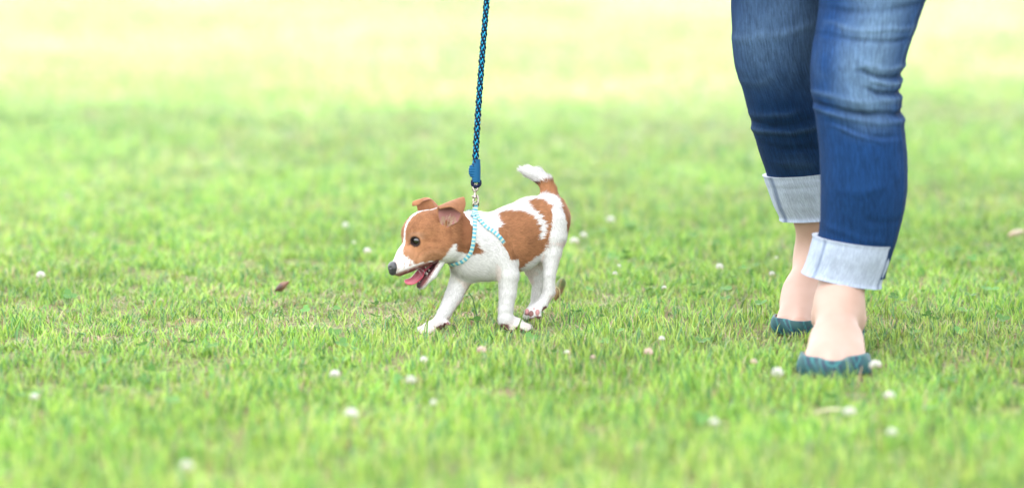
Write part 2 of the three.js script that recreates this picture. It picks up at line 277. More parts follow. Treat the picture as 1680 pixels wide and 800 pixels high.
{
  const m = meshField((x, y, z) => dogField(x, y, z), [630, -562, -90], [952, -262, 125], 1.6);
  const n = m.pos.length / 3, col = new Float32Array(n * 3), flow = new Float32Array(n * 3), len = new Float32Array(n);
  for (let i = 0; i < n; i++) {
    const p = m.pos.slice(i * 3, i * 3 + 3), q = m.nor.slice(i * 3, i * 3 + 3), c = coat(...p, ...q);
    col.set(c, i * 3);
    const k = near.kind; let dx = near[4] - near[0], dy = near[5] - near[1], dz = near[6] - near[2];
    if (k === 'body') dy -= 14; if (k === 'neck') dy -= 8;
    if (k === 'head') { dx = 0.8; dy = -0.1; dz = -0.5; }
    const l = Math.hypot(dx, dy, dz) || 1; flow.set([dx / l, dy / l, dz / l], i * 3);
    const er = Math.hypot(p[0] - eyeAt.x, p[1] - eyeAt.y, p[2] - eyeAt.z), dark = c[0] < 0.2 && c[1] < 0.07;
    len[i] = er < 12 || dark && k !== 'tail' ? 0 : { body: 8, neck: 9, leg: 5.5, paw: 3.5, tail: 9, head: 4.2, muzzle: 2.4, jaw: 2.6 }[k];
  }
  // short coat: a fine hair on every patch of skin, lying along the body
  const R = rng(11), hp = [], hn = [], hc = [], I = m.idx, P = m.pos, N = m.nor;
  for (let t = 0; t < I.length; t += 3) {
    const a = I[t], b = I[t + 1], c = I[t + 2];
    if (len[a] === 0) continue;
    const cnt = R() < 0.62 ? 1 : 0;
    for (let h = 0; h < cnt; h++) {
      let u = R(), v = R(); if (u + v > 1) { u = 1 - u; v = 1 - v; } const w = 1 - u - v;
      const g = (A, k) => A[a * 3 + k] * w + A[b * 3 + k] * u + A[c * 3 + k] * v;
      const p = V(g(P, 0), g(P, 1), g(P, 2)), nn = V(g(N, 0), g(N, 1), g(N, 2)).normalize(), f = V(flow[a * 3], flow[a * 3 + 1], flow[a * 3 + 2]);
      f.add(V(R() - 0.5, R() - 0.5, R() - 0.5).multiplyScalar(0.7)).addScaledVector(nn, -f.dot(nn)).normalize();
      const L = len[a] * (0.55 + 0.8 * R()), wd = 0.5 + 0.25 * R(), side = V().crossVectors(f, nn).normalize().multiplyScalar(wd);
      const lift = 0.14 + 0.2 * R(), tip = p.clone().addScaledVector(f, L).addScaledVector(nn, L * lift), q = p.clone().addScaledVector(nn, -0.5);
      const j = 0.76 + 0.46 * R(), cc = [col[a * 3] * j, col[a * 3 + 1] * j, col[a * 3 + 2] * j];
      const ta = q.clone().add(side), tb = q.clone().sub(side), up = tb.clone().sub(ta).cross(tip.clone().sub(ta)).dot(nn) > 0;
      for (const e of up ? [ta, tb, tip] : [tb, ta, tip]) { hp.push(e.x, e.y, e.z); hn.push(nn.x, nn.y, nn.z); hc.push(cc[0], cc[1], cc[2]); }
    }
  }
  localToWorld(m.pos, m.nor, dogBase); localToWorld(hp, hn, dogBase);
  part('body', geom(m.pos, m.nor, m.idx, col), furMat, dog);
  const fur = part('coat_hair', geom(hp, hn, null, hc), furMat, dog); fur.userData = { kind: 'stuff' };
}
// ears: a bent sheet with thickness, from a grid of points (px, py, z)
function sheet(rows, nu, nv, thick, paintFn) {
  const R = rows.length, C = rows[0].length, cr = (p0, p1, p2, p3, t) => 0.5 * (2 * p1 + (p2 - p0) * t + (2 * p0 - 5 * p1 + 4 * p2 - p3) * t * t + (3 * p1 - p0 - 3 * p2 + p3) * t * t * t);
  const get = (r, c, k) => rows[clamp(r, 0, R - 1)][clamp(c, 0, C - 1)][k] * (k === 1 ? -1 : 1);
  const ev = (u, v) => { const fu = u * (C - 1), fv = v * (R - 1), c = Math.min(C - 2, Math.floor(fu)), r = Math.min(R - 2, Math.floor(fv)), a = fu - c, b = fv - r; return [0, 1, 2].map((k) => { const q = []; for (let i = -1; i < 3; i++) q.push(cr(get(r + i, c - 1, k), get(r + i, c, k), get(r + i, c + 1, k), get(r + i, c + 2, k), a)); return cr(...q, b); }); };
  const P = [], N = [];
  for (let j = 0; j <= nv; j++) for (let i = 0; i <= nu; i++) { const p = V(...ev(i / nu, j / nv)), e = 1e-3, a = V(...ev(Math.min(1, i / nu + e), j / nv)).sub(V(...ev(Math.max(0, i / nu - e), j / nv))), b = V(...ev(i / nu, Math.min(1, j / nv + e))).sub(V(...ev(i / nu, Math.max(0, j / nv - e)))); P.push(p); N.push(a.cross(b).normalize()); }
  const pos = [], idx = [], col = [], W = nu + 1, M = P.length;
  for (const s of [1, -1]) P.forEach((p, k) => { const i = k % W, j = Math.floor(k / W), edge = Math.min(1, Math.min(i, nu - i, nv - j) / 2 + 0.25), q = p.clone().addScaledVector(N[k], s * thick * 0.5 * edge); pos.push(q.x, q.y, q.z); col.push(...paintFn(i / nu, j / nv, s, q)); });
  const q4 = (a, b, c, d) => idx.push(a, b, c, a, c, d);
  for (let j = 0; j < nv; j++) for (let i = 0; i < nu; i++) { const a = j * W + i; q4(a, a + 1, a + W + 1, a + W); q4(M + a, M + a + W, M + a + W + 1, M + a + 1); }
  for (let i = 0; i < nu; i++) for (const j of [0, nv]) { const a = j * W + i; j ? q4(a, a + 1, M + a + 1, M + a) : q4(a, M + a, M + a + 1, a + 1); }
  for (let j = 0; j < nv; j++) for (const i of [0, nu]) { const a = j * W + i; i ? q4(a, M + a, M + a + W, a + W) : q4(a, a + W, M + a + W, M + a); }
  return geom(pos, null, idx, col);
}
const earMat = PHY({ vertexColors: true, roughness: 0.8, sheen: 0.3, sheenColor: lin(1, 0.9, 0.8), specularIntensity: 0.3 });
const earTone = (x, y, z) => 0.95 + 0.16 * noise(x * 0.25, y * 0.25, z * 0.25) + 0.1 * noise(x * 1.1, y * 0.5, z);
{
  // near ear: cup open towards the camera, upper third folded over
  const rows = [
    [[724, 366, 84], [731, 374, 84], [742, 370, 82], [752, 364, 76]],
    [[719, 355, 91], [730, 360, 80], [744, 359, 76], [758, 357, 76]],
    [[718, 346, 92], [731, 344, 78], [746, 340, 72], [763, 341, 73]],
    [[720, 340.5, 91], [734, 334.5, 82], [749, 328.5, 76], [762.5, 324.5, 76]],
    [[722, 342, 95], [738, 336, 90], [752, 334, 86], [765, 336, 84]],
    [[724, 344, 97], [741, 341, 96], [752, 347, 95], [760, 353, 92]],
  ];
  const g = sheet(rows, 30, 46, 2.6, (u, v, s, q) => {
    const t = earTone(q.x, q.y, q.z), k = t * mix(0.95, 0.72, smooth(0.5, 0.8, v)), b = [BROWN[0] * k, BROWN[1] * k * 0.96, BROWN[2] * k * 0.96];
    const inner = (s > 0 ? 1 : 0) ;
    if (v < 0.60 && inner) { const rim = Math.min(u, 1 - u); const pink = mix3([0.30, 0.135, 0.125], [0.10, 0.034, 0.03], smooth(0.28, 0.52, v)); const fl = noise(q.x * 0.4, q.y * 0.15, 2) > 0.1 && v < 0.25 ? [0.30, 0.19, 0.13] : pink; return mix3(b, fl, smooth(0.02, 0.14, rim)); }  // cup darkens up towards the fold: recess shade put into the pink
    return b;
  });
  part('ear', bring(g, dogBase), earMat, dog);
  const R = rng(5), list = [];
  for (let i = 0; i < 5; i++) { const x = 727 + R() * 14, y = 366 + R() * 6, a = V(x, -y, 86), b = V(x + 2 + R() * 8, -(y - 8 - R() * 12), 92 + R() * 3); list.push(tube([a, a.clone().lerp(b, 0.5).add(V(-1.5, 1, 1.5)), b], 0.35, 4, 3)); }
  const tuft = part('ear_tuft', bring(joined(list), dogBase), PHY({ color: lin(0.4, 0.29, 0.2), roughness: 0.9 }), dog); tuft.userData = { kind: 'stuff' };
  const far = [
    [[688, 356, 34], [698, 351, 30], [710, 348, 26], [724, 346, 22]],
    [[686, 345, 36], [696, 341, 29], [709, 338, 26], [722, 341, 22]],
    [[684, 335, 38], [692, 330, 32], [703, 326.5, 29], [714, 332, 26]],
    [[681, 331.5, 40], [688, 328.5, 37], [698, 326, 34], [706, 328, 31]],
    [[677.5, 333, 43], [681, 332, 43], [688, 331, 42], [695, 331, 39]],
    [[677.5, 338.5, 43], [680.5, 338, 45], [684, 338, 45], [689, 336, 43]],
  ];
  const g2 = sheet(far, 24, 30, 2.6, (u, v, s, q) => { const t = earTone(q.x, q.y, q.z); const b = [BROWN[0] * t, BROWN[1] * t, BROWN[2] * t]; return v < 0.75 && u > 0.75 ? mix3(b, [0.42, 0.22, 0.17], 0.4) : b; });
  part('ear', bring(g2, dogBase), earMat, dog);
}
{
  // eyes
  const eyeMat = PHY({ vertexColors: true, roughness: 0.12, specularIntensity: 1, clearcoat: 1, clearcoatRoughness: 0.02 });
  for (const s of [1, -1]) {
    let p = eyeAt.clone(), n = eyeN.clone();
    if (s < 0) { const a = (p.x - SK[0]) * FH[0] + (p.z - SK[2]) * FH[1], c = (p.x - SK[0]) * LH[0] + (p.z - SK[2]) * LH[1]; p.x = SK[0] + FH[0] * a - LH[0] * c; p.z = SK[2] + FH[1] * a - LH[1] * c; const na = n.x * FH[0] + n.z * FH[1], nc = n.x * LH[0] + n.z * LH[1]; n.x = FH[0] * na - LH[0] * nc; n.z = FH[1] * na - LH[1] * nc; }
    const c = p.clone().addScaledVector(n, -6.6), g = new THREE.SphereGeometry(9.4, 32, 24); g.translate(c.x, c.y, c.z);
    const look = V(-0.55, 0.02, s > 0 ? 0.83 : 0.1).normalize();
    paint(g, (x, y, z) => { const d = V(x, y, z).sub(c).normalize().dot(look); return d > 0.86 ? [0.003, 0.003, 0.004] : d > 0.6 ? [0.014, 0.008, 0.006] : d > 0.52 ? [0.006, 0.006, 0.008] : [0.012, 0.012, 0.016]; });
    part('eye', bring(g, dogBase), eyeMat, dog);
  }
  // nose
  const nf = (x, y, z) => {
    const f = (x - SK[0]) * FH[0] + (z - SK[2]) * FH[1], l = (x - SK[0]) * LH[0] + (z - SK[2]) * LH[1], py = -y;
    let d = Math.hypot((f - 67) / 8.8, l / 9.8, (py - 437.5) / 9.6) - 1; d *= 7;
    d = smin(d, (Math.hypot((f - 68) / 6, l / 5.5, (py - 445) / 6) - 1) * 5, 3);
    for (const s of [1, -1]) d = -smin(-d, Math.hypot((f - 75.6) * 0.8, l - s * 4.8, (py - 438) * 1.2) - 2.1, 1.2);
    d = -smin(-d, Math.max(Math.hypot(f - 76.6, l) - 1.1, -(py - 438)), 1);
    return d + 0.18 * noise(x * 1.3, y * 1.3, z * 1.3);
  };
  const m = meshField(nf, [628, -454, 68], [662, -422, 110], 0.7); localToWorld(m.pos, m.nor, dogBase);
  part('nose', geom(m.pos, m.nor, m.idx), PHY({ color: lin(0.022, 0.022, 0.027), roughness: 0.42, clearcoat: 0.25, clearcoatRoughness: 0.35 }), dog);
  // tongue: curved sheet out of the mouth, groove down the middle
  const rows = [
    [[708, 430, 40], [711, 433, 47], [713, 434, 54], [714, 432, 61]],
    [[693, 434, 50], [697, 440, 57], [699.5, 443, 62], [700, 440, 68]],
    [[683, 446, 62], [687.5, 451, 68], [692, 454, 74], [696.5, 451, 78]],
    [[676, 454, 74], [681, 457.5, 79], [686, 460, 84], [691, 458, 87]],
    [[667, 458, 82], [672, 461.5, 87], [677, 464, 91], [684, 463.5, 94]],
    [[666, 461, 84], [668, 464, 88], [672, 465.5, 92], [677, 466, 94]],
  ];
  const g = sheet(rows, 16, 30, 2.8, (u, v, s, q) => { const t = 1 + 0.12 * noise(q.x * 0.7, q.y * 0.7, q.z * 0.7); const c = mix3([0.33, 0.085, 0.11], [0.40, 0.14, 0.165], smooth(0.3, 0.5, u) * smooth(0.7, 0.5, u)); const r = mix3(c, [0.33, 0.035, 0.06], smooth(0.86, 1, Math.max(v, u))); return [r[0] * t, r[1] * t, r[2] * t]; });
  part('tongue', bring(g, dogBase), PHY({ vertexColors: true, roughness: 0.38, clearcoat: 0.4, clearcoatRoughness: 0.3 }), dog);
  // teeth
  const toothMat = PHY({ color: lin(0.55, 0.53, 0.46), roughness: 0.35, clearcoat: 0.3 });
  for (const [x, y, z, r, h, up] of [[704, 434, 71, 1.8, 6, -1], [708, 431.5, 70, 1.7, 4.5, -1], [700, 437.5, 73, 1.6, 4.5, -1], [702, 447, 66, 1.9, 6, 1], [705, 442, 64, 1.7, 4.5, 1], [690.5, 461.5, 73, 1.5, 5.5, 1], [687, 461, 68, 1.2, 3.5, 1], [686, 441, 79, 1.5, 5, -1]]) {
    const t = new THREE.ConeGeometry(r, h, 7); if (up < 0) t.rotateX(Math.PI); t.rotateZ(up > 0 ? 0.5 : 0.2); t.translate(x, -y, z); part('tooth', bring(t, dogBase), toothMat, dog);
  }
  // pads and claws
  const padMat = PHY({ color: lin(0.16, 0.065, 0.06), roughness: 0.6 }), pinkPad = PHY({ color: lin(0.36, 0.17, 0.165), roughness: 0.6 });
  for (const [x, y, z, a, b, c, p] of [[864.5, 510.5, 22, 3.6, 5, 3, 1], [871.5, 514, 25, 4.2, 5.2, 3, 0], [881.5, 512, 24, 3.8, 5.4, 3, 1], [876, 506.5, 23, 3.4, 2.4, 2.6, 1], [690, 544, 51, 4, 2.8, 4, 0], [684.5, 542.5, 41, 3, 2.6, 4, 0], [700, 545.5, 55, 4, 3, 3.6, 0], [712, 545, 50, 5, 3.5, 5, 0], [735, 530, 45, 2.6, 3.2, 2.4, 0]]) {
    const t = new THREE.SphereGeometry(1, 16, 12); t.scale(a, b, c); t.translate(x, -y, z); part('paw_pad', bring(t, dogBase), p ? pinkPad : padMat, dog);
  }
  const clawMat = PHY({ color: lin(0.62, 0.46, 0.42), roughness: 0.4 });
  for (const [x, y, z, dx, dy] of [[872.5, 536, 29, 1, -0.35], [872.5, 538, 36, 1, -0.4], [867, 542, 43, 0.9, -0.6], [682.5, 542, 34, -1, -0.45], [681.5, 543.5, 43, -1, -0.5], [687.5, 546, 52, -1, -0.6]]) {
    const t = new THREE.ConeGeometry(1.3, 6, 7); t.rotateZ(Math.atan2(dy, dx) - Math.PI / 2); t.translate(x, -y, z); part('claw', bring(t, dogBase), clawMat, dog);
  }
  // whiskers
  const R = rng(3), list = [];
  for (let i = 0; i < 9; i++) { const s = i < 6 ? 1 : -1, o = head(46 - R() * 20, s * (12 + R() * 5), 431 + R() * 8), a = V(o[0], -o[1], o[2]), b = a.clone().add(V(-4 + R() * 26 * s, -10 - R() * 14, s * (12 + R() * 10))); list.push(tube([a, a.clone().lerp(b, 0.5).add(V(0, 3, 2)), b], 0.09, 6, 3)); }
  const wh = part('whisker', bring(joined(list), dogBase), PHY({ color: lin(0.4, 0.38, 0.36), roughness: 0.6 }), dog); wh.userData = { kind: 'stuff' };
}

// ---------------------------------------------------------------- harness
function toSurface(x, y, z, off) { // slide a point onto the coat along the field's slope
  for (let i = 0; i < 14; i++) { const d = dogField(x, y, z) - off, e = 0.5; if (Math.abs(d) < 0.05) break; const gx = (dogField(x + e, y, z) - dogField(x - e, y, z)), gy = (dogField(x, y + e, z) - dogField(x, y - e, z)), gz = (dogField(x, y, z + e) - dogField(x, y, z - e)), l = gx * gx + gy * gy + gz * gz || 1; x -= d * gx / l * 0.9; y -= d * gy / l * 0.9; z -= d * gz / l * 0.9; }
  const e = 0.7, n = V(dogField(x + e, y, z) - dogField(x - e, y, z), dogField(x, y + e, z) - dogField(x, y - e, z), dogField(x, y, z + e) - dogField(x, y, z - e)).normalize();
  return [V(x, y, z), n];
}
const CYAN = [0.055, 0.26, 0.36], CREAM = [0.36, 0.42, 0.34];
function strap(points, width, offs, free) { // ribbon along points (px, py, z); striped across
  const curve = new THREE.CatmullRomCurve3(points.map((p) => V(p[0], -p[1], p[2]))), L = curve.getLength(), n = Math.round(L / 0.82), pos = [], idx = [], col = [];
  let prev = null; const P = [], N = [];
  for (let i = 0; i <= n; i++) { const t = i / n, c = curve.getPointAt(t); if (free) { P.push(c); N.push(free.clone()); } else { const o = offs.length > 1 ? mix(offs[0], offs[1], smooth(0.75, 1, t)) : offs[0]; const [p, q] = toSurface(c.x, c.y, c.z, o); P.push(p); N.push(q); } }
  for (let i = 0; i <= n; i++) {
    const a = P[Math.max(0, i - 2)], b = P[Math.min(n, i + 2)], tg = b.clone().sub(a).normalize(), nn = N[i].clone().addScaledVector(tg, -N[i].dot(tg)).normalize(), sd = V().crossVectors(tg, nn).normalize();
    const band = ((i / n * L / 3.25) % 2) < 1 ? CYAN : CREAM;
    for (const [u, h] of [[-1, -0.7], [-0.97, 0.5], [0, 0.58], [0.97, 0.5], [1, -0.7]]) { const q = P[i].clone().addScaledVector(sd, u * width / 2).addScaledVector(nn, h); pos.push(q.x, q.y, q.z); const j = 0.95 + 0.1 * hash(i, Math.round(u * 3), 7); col.push(band[0] * j, band[1] * j, band[2] * j); }
    if (i) for (let k = 0; k < 5; k++) { const a0 = (i - 1) * 5 + k, a1 = (i - 1) * 5 + (k + 1) % 5; idx.push(a0, a1, a1 + 5, a0, a1 + 5, a0 + 5); }
  }
  return geom(pos, null, idx, col);
}
const harnessBase = dogPoint(779, 350, 30);
const harness = thing('dog_harness', harnessBase, 'thin turquoise and cream striped strap harness worn by the puppy', 'harness');
const strapMat = PHY({ vertexColors: true, roughness: 0.75, sheen: 0.3, side: THREE.DoubleSide });
{
  const add = (g) => part('strap', bring(g, harnessBase), strapMat, harness);
  add(strap([[779, 349, 36], [780, 360, 62], [779.5, 374, 70], [777.5, 392, 72], [773, 411, 66], [762, 424, 54], [748, 428, 40]], 6.5, [2.4]));
  add(strap([[777, 351, 32], [786, 358, 58], [798, 370, 66], [811, 382, 62], [823, 395, 58], [832, 408, 55]], 6.5, [2.8, -2.5]));
  add(strap([[781, 351, 34], [774, 350, 30], [766, 349.5, 16], [760, 354, 2]], 6.5, [2.6]));
  add(strap([[776.5, 356, 58], [779, 348, 44], [780, 341, 40], [780, 333, 39]], 8, null, V(0.2, 0.1, 1).normalize()));
  add(strap([[783, 355, 56], [781, 348, 42], [780.5, 341, 37], [780.5, 333, 36]], 7, null, V(0.5, 0.1, 1).normalize()));
}
// ---------------------------------------------------------------- leash
const leashBase = dogPoint(780, 332, 38);
const leash = thing('leash', leashBase, 'round braided navy and turquoise rope leash with a blue sleeve and a metal clip', 'leash');
{
  const path = new THREE.CatmullRomCurve3([[781.5, 300], [780.5, 282], [780.5, 262], [782.5, 222], [786.5, 160], [792.5, 80], [799, 0], [806, -90], [814, -190], [822, -290]].map(([x, y]) => V(x, -y, 38 + (300 - y) * 0.02)));
  const L = path.getLength(), pitch = 44, nS = 4, ropeMat = (c) => PHY({ color: lin(...c), roughness: 0.6, specularIntensity: 0.3 });
  const navy = ropeMat([0.003, 0.006, 0.026]), teal = ropeMat([0.014, 0.27, 0.45]);
  const core = new THREE.TubeGeometry(path, 160, 2.6, 10); part('rope_core', bring(core, leashBase), navy, leash);
  for (const dir of [1, -1]) for (let k = 0; k < nS; k++) {
    const pts = [], n = 420;
    for (let i = 0; i <= n; i++) {
      const t = i / n, s = t * L, c = path.getPointAt(t), tg = path.getTangentAt(t), u = V().crossVectors(tg, V(0, 0, 1)).normalize(), w = V().crossVectors(u, tg).normalize();
      const ang = dir * s / pitch * 2 * Math.PI + k / nS * 2 * Math.PI, rr = (dir > 0 ? 3.4 : 2.9) + 0.75 * Math.cos(nS * s / pitch * 2 * Math.PI + (dir > 0 ? 0 : Math.PI) + k * Math.PI);
      pts.push(c.clone().addScaledVector(u, rr * Math.cos(ang)).addScaledVector(w, rr * Math.sin(ang)));
    }
    const curve = new THREE.CatmullRomCurve3(pts); curve.arcLengthDivisions = 900;
    part('strand', bring(new THREE.TubeGeometry(curve, 900, dir > 0 ? 1.75 : 1.35, 6), leashBase), dir > 0 ? navy : teal, leash);
  }
  // sleeve over the spliced end: wraps rope and its bulge on the left
  const sf = (x, y, z) => { const py = -y, t = clamp((py - 263) / 36), cx = mix(781.5, 781, t), cz = 38.5; const rr = mix(5.8, 6.6, smooth(0, 0.4, t)) ; let d = Math.hypot(x - cx - 1, z - cz) - rr; const bulge = Math.hypot((x - 773.5), (py - 281) * 0.42, z - 39) - 4.2; d = smin(d, bulge, 4); d = Math.max(d, Math.abs(py - 281) - 18.6 - (x - 780) * 0.06); return d - 0.35 * Math.sin(py * 1.5) * smooth(783, 774, x); };
  const m = meshField(sf, [762, -304, 26], [796, -256, 52], 0.8); localToWorld(m.pos, m.nor, leashBase);
  part('sleeve', geom(m.pos, m.nor, m.idx), PHY({ color: lin(0.004, 0.065, 0.15), roughness: 0.6, specularIntensity: 0.3 }), leash);
  const loop = tube([V(776, -296, 38), V(776, -303, 39), V(781, -307, 40), V(787, -303, 39), V(787, -296, 38)], 3.2, 20, 8); part('rope_loop', bring(loop, leashBase), navy, leash);
  // snap hook and ring
  const metal = PHY({ color: lin(0.30, 0.27, 0.23), metalness: 1, roughness: 0.25 });
  const eye = tube([V(777.5, -305, 40), V(777, -311, 40), V(780, -314, 40), V(783.5, -311, 40), V(783.5, -305, 40), V(780.5, -302.5, 40)], 1.7, 24, 8, true);
  const barrel = new THREE.LatheGeometry([[0, -7], [2.6, -7], [3.2, -6], [3.2, -3], [2.2, -2], [2.2, 4], [2.9, 5], [2.9, 7], [0, 7.5]].map(([r, y]) => new THREE.Vector2(r, y)), 16); barrel.translate(779.5, -319, 40);
  const hook = tube([V(779.5, -324, 40), V(777.3, -329, 40), V(777.2, -333, 40), V(780, -336, 40), V(784, -333.5, 40), V(784.6, -326, 40), V(783, -320, 40)], 1.6, 30, 8);
  const knob = new THREE.SphereGeometry(2, 10, 8); knob.translate(776.2, -323, 41);
  const hk = part('snap_hook', bring(joined([eye, barrel, hook, knob]), leashBase), metal, leash); void hk;
  const ring = new THREE.TorusGeometry(5.2, 1.25, 10, 28); ring.rotateY(0.5); ring.rotateX(0.3); ring.translate(781, -336, 39);
  part('ring', bring(ring, harnessBase), metal, harness);
}

// ---------------------------------------------------------------- person: legs in jeans
const personBase = level(1385, 585, 0);
const person = thing('person', personBase, 'person walking in blue jeans with pale turned-up cuffs and dark plaid flat shoes', 'person');
const WB = (a, ra, b, rb, k) => { const p = at(...a), q = at(...b); return Object.assign([p.x, p.y, p.z, ra, q.x, q.y, q.z, rb], { k }); };
const DF = 5.555, DB = 5.84;
const legBones = [
  // front leg and foot
  WB([1440, -330, 5.66], 0.075, [1412, 130, 5.53], 0.055, 0.02), WB([1412, 130, 5.53], 0.055, [1386, 440, 5.60], 0.037, 0.02), WB([1386, 440, 5.60], 0.0375, [1377, 500, 5.57], 0.037, 0.02),
  WB([1377, 500, 5.57], 0.0365, [1369, 565, 5.50], 0.032, 0.025), WB([1379, 520, 5.58], 0.035, [1381, 566, 5.61], 0.029, 0.02),
  WB([1361, 560, 5.505], 0.031, [1335, 602, 5.42], 0.021, 0.02), WB([1387, 560, 5.505], 0.031, [1403, 603, 5.43], 0.021, 0.02), WB([1372, 560, 5.50], 0.029, [1368, 605, 5.385], 0.020, 0.02),
  WB([1409, 526, 5.57], 0.007, [1408, 533, 5.57], 0.007, 0.022), WB([1342, 520, 5.57], 0.007, [1341, 526, 5.57], 0.007, 0.018), WB([1372, 520, 5.525], 0.004, [1364, 575, 5.45], 0.003, 0.012), WB([1384, 530, 5.525], 0.003, [1382, 580, 5.45], 0.003, 0.012),
  // back leg and foot
  WB([1300, -330, 5.72], 0.07, [1300, 120, 5.73], 0.052, 0.02), WB([1300, 120, 5.73], 0.052, [1336, 345, 5.88], 0.036, 0.02), WB([1336, 345, 5.88], 0.034, [1339, 420, 5.92], 0.033, 0.02),
  WB([1339, 420, 5.92], 0.033, [1316, 497, 5.86], 0.034, 0.025), WB([1340, 440, 5.94], 0.033, [1346, 497, 5.98], 0.028, 0.02),
  WB([1322, 482, 5.88], 0.033, [1288, 531, 5.80], 0.018, 0.02), WB([1322, 482, 5.88], 0.033, [1338, 533, 5.80], 0.018, 0.02), WB([1320, 487, 5.87], 0.029, [1314, 533, 5.77], 0.018, 0.02),
  WB([1440, -330, 5.66], 0.08, [1300, -330, 5.72], 0.08, 0.03),
];
const feetField = (x, y, z, list) => { let d = 1e9; for (const b of list) { const q = cone(x, y, z, b); d = d > 1e8 ? q : smin(d, q, b.k); } return d; };
function fieldBox(list, pad) { const lo = [1e9, 1e9, 1e9], hi = [-1e9, -1e9, -1e9]; for (const b of list) for (const o of [0, 4]) for (let k = 0; k < 3; k++) { lo[k] = Math.min(lo[k], b[o + k] - b[o + 3] - pad); hi[k] = Math.max(hi[k], b[o + k] + b[o + 3] + pad); } return [lo, hi]; }
{
  const [lo, hi] = fieldBox(legBones, 0.01), m = meshField((x, y, z) => feetField(x, y, z, legBones), lo, hi, 0.005), col = [];
  for (let i = 0; i < m.pos.length; i += 3) { const t = 0.5 + 0.5 * fbm(m.pos[i] * 30, m.pos[i + 1] * 30, m.pos[i + 2] * 30), c = mix3([0.32, 0.20, 0.155], [0.41, 0.285, 0.235], t); col.push(...mix3(c, [0.38, 0.20, 0.15], 0.4 * smooth(0.05, 0.02, m.pos[i + 1]))); m.pos[i] -= personBase.x; m.pos[i + 1] -= personBase.y; m.pos[i + 2] -= personBase.z; }
  part('body', geom(m.pos, m.nor, m.idx, col), PHY({ vertexColors: true, roughness: 0.55, specularIntensity: 0.5, sheen: 0.15, sheenColor: lin(1, 0.8, 0.7) }), person);
}
// loft: rings {x0, x1, y, d, k, tilt}: left and right in the photograph, distance, depth over width
function loft(rings, nu, nv, bump, opts = {}) {
  const cr = (p0, p1, p2, p3, t) => 0.5 * (2 * p1 + (p2 - p0) * t + (2 * p0 - 5 * p1 + 4 * p2 - p3) * t * t + (3 * p1 - p0 - 3 * p2 + p3) * t * t * t);
  const R = rings.length, get = (i) => rings[clamp(i, 0, R - 1)];
  const y0 = rings[0][2], y1 = rings[R - 1][2];
  const sample = (y) => { let i = 0; while (i < R - 2 && rings[i + 1][2] < y) i++; const t = (y - rings[i][2]) / (rings[i + 1][2] - rings[i][2]); return [0, 1, 3, 4, 5].map((k) => cr(get(i - 1)[k], get(i)[k], get(i + 1)[k], get(i + 2)[k], t)); };
  const pos = [], idx = [], uv = [], col = [];
  for (let j = 0; j <= nv; j++) {
    const y = mix(y0, y1, j / nv), [a, b, d, k, tilt] = sample(y), s = d / F, rx = (b - a) / 2 * s, c = at((a + b) / 2, y, d);
    for (let i = 0; i <= nu; i++) {
      const th = i / nu * 2 * Math.PI, cx = -Math.cos(th), cz = Math.sin(th);       // i = nu / 4 faces the camera
      const o = bump ? bump(cx, cz, y, th) * s : 0, r = rx + o + (opts.out ?? 0);
      const p = c.clone().add(V(cx * r * Math.cos(tilt), -cx * r * Math.sin(tilt), cz * (rx * k + o + (opts.out ?? 0)))).sub(personBase);
      pos.push(p.x, p.y, p.z); uv.push(i / nu * 2 * Math.PI * rx * 1.0, (y - y0) * s);
      col.push(...(opts.paint ? opts.paint(cx, cz, y, th) : [1, 1, 1]));
    }
  }
  const W = nu + 1;
  for (let j = 0; j < nv; j++) for (let i = 0; i < nu; i++) { const q = j * W + i; idx.push(q, q + W, q + W + 1, q, q + W + 1, q + 1); }
  const g = geom(pos, null, idx, col, uv), N = g.attributes.normal;
  for (let j = 0; j <= nv; j++) { const a = j * W, b = a + nu, n = V(N.getX(a) + N.getX(b), N.getY(a) + N.getY(b), N.getZ(a) + N.getZ(b)).normalize(); N.setXYZ(a, n.x, n.y, n.z); N.setXYZ(b, n.x, n.y, n.z); }
  return g;
}
const denimTex = noiseTexture(1024, (u, v, i, j) => {   // yarn: streaks along the leg, fine twill across
  const streak = (hash(i, j >> 7, 1) - 0.5) * 0.2 + (hash(i >> 1, (j + 37 * (i >> 1)) >> 5, 2) - 0.5) * 0.24 + (hash(i >> 2, (j + 91 * (i >> 2)) >> 6, 4) - 0.5) * 0.12, twill = ((i + j) % 4 < 2 ? 0.05 : -0.05), g = 0.84 + streak + twill + (hash(i, j, 3) - 0.5) * 0.16;
  return [g * 1.02, g, g * 0.98];
});
denimTex.colorSpace = THREE.SRGBColorSpace; denimTex.repeat.set(3.1, 3.1);
const denimBump = denimTex.clone(); denimBump.colorSpace = THREE.NoColorSpace; denimBump.needsUpdate = true;
const DENIM = [0.009, 0.047, 0.165], FADED = [0.15, 0.255, 0.40], INDIGO = [0.0033, 0.018, 0.056];
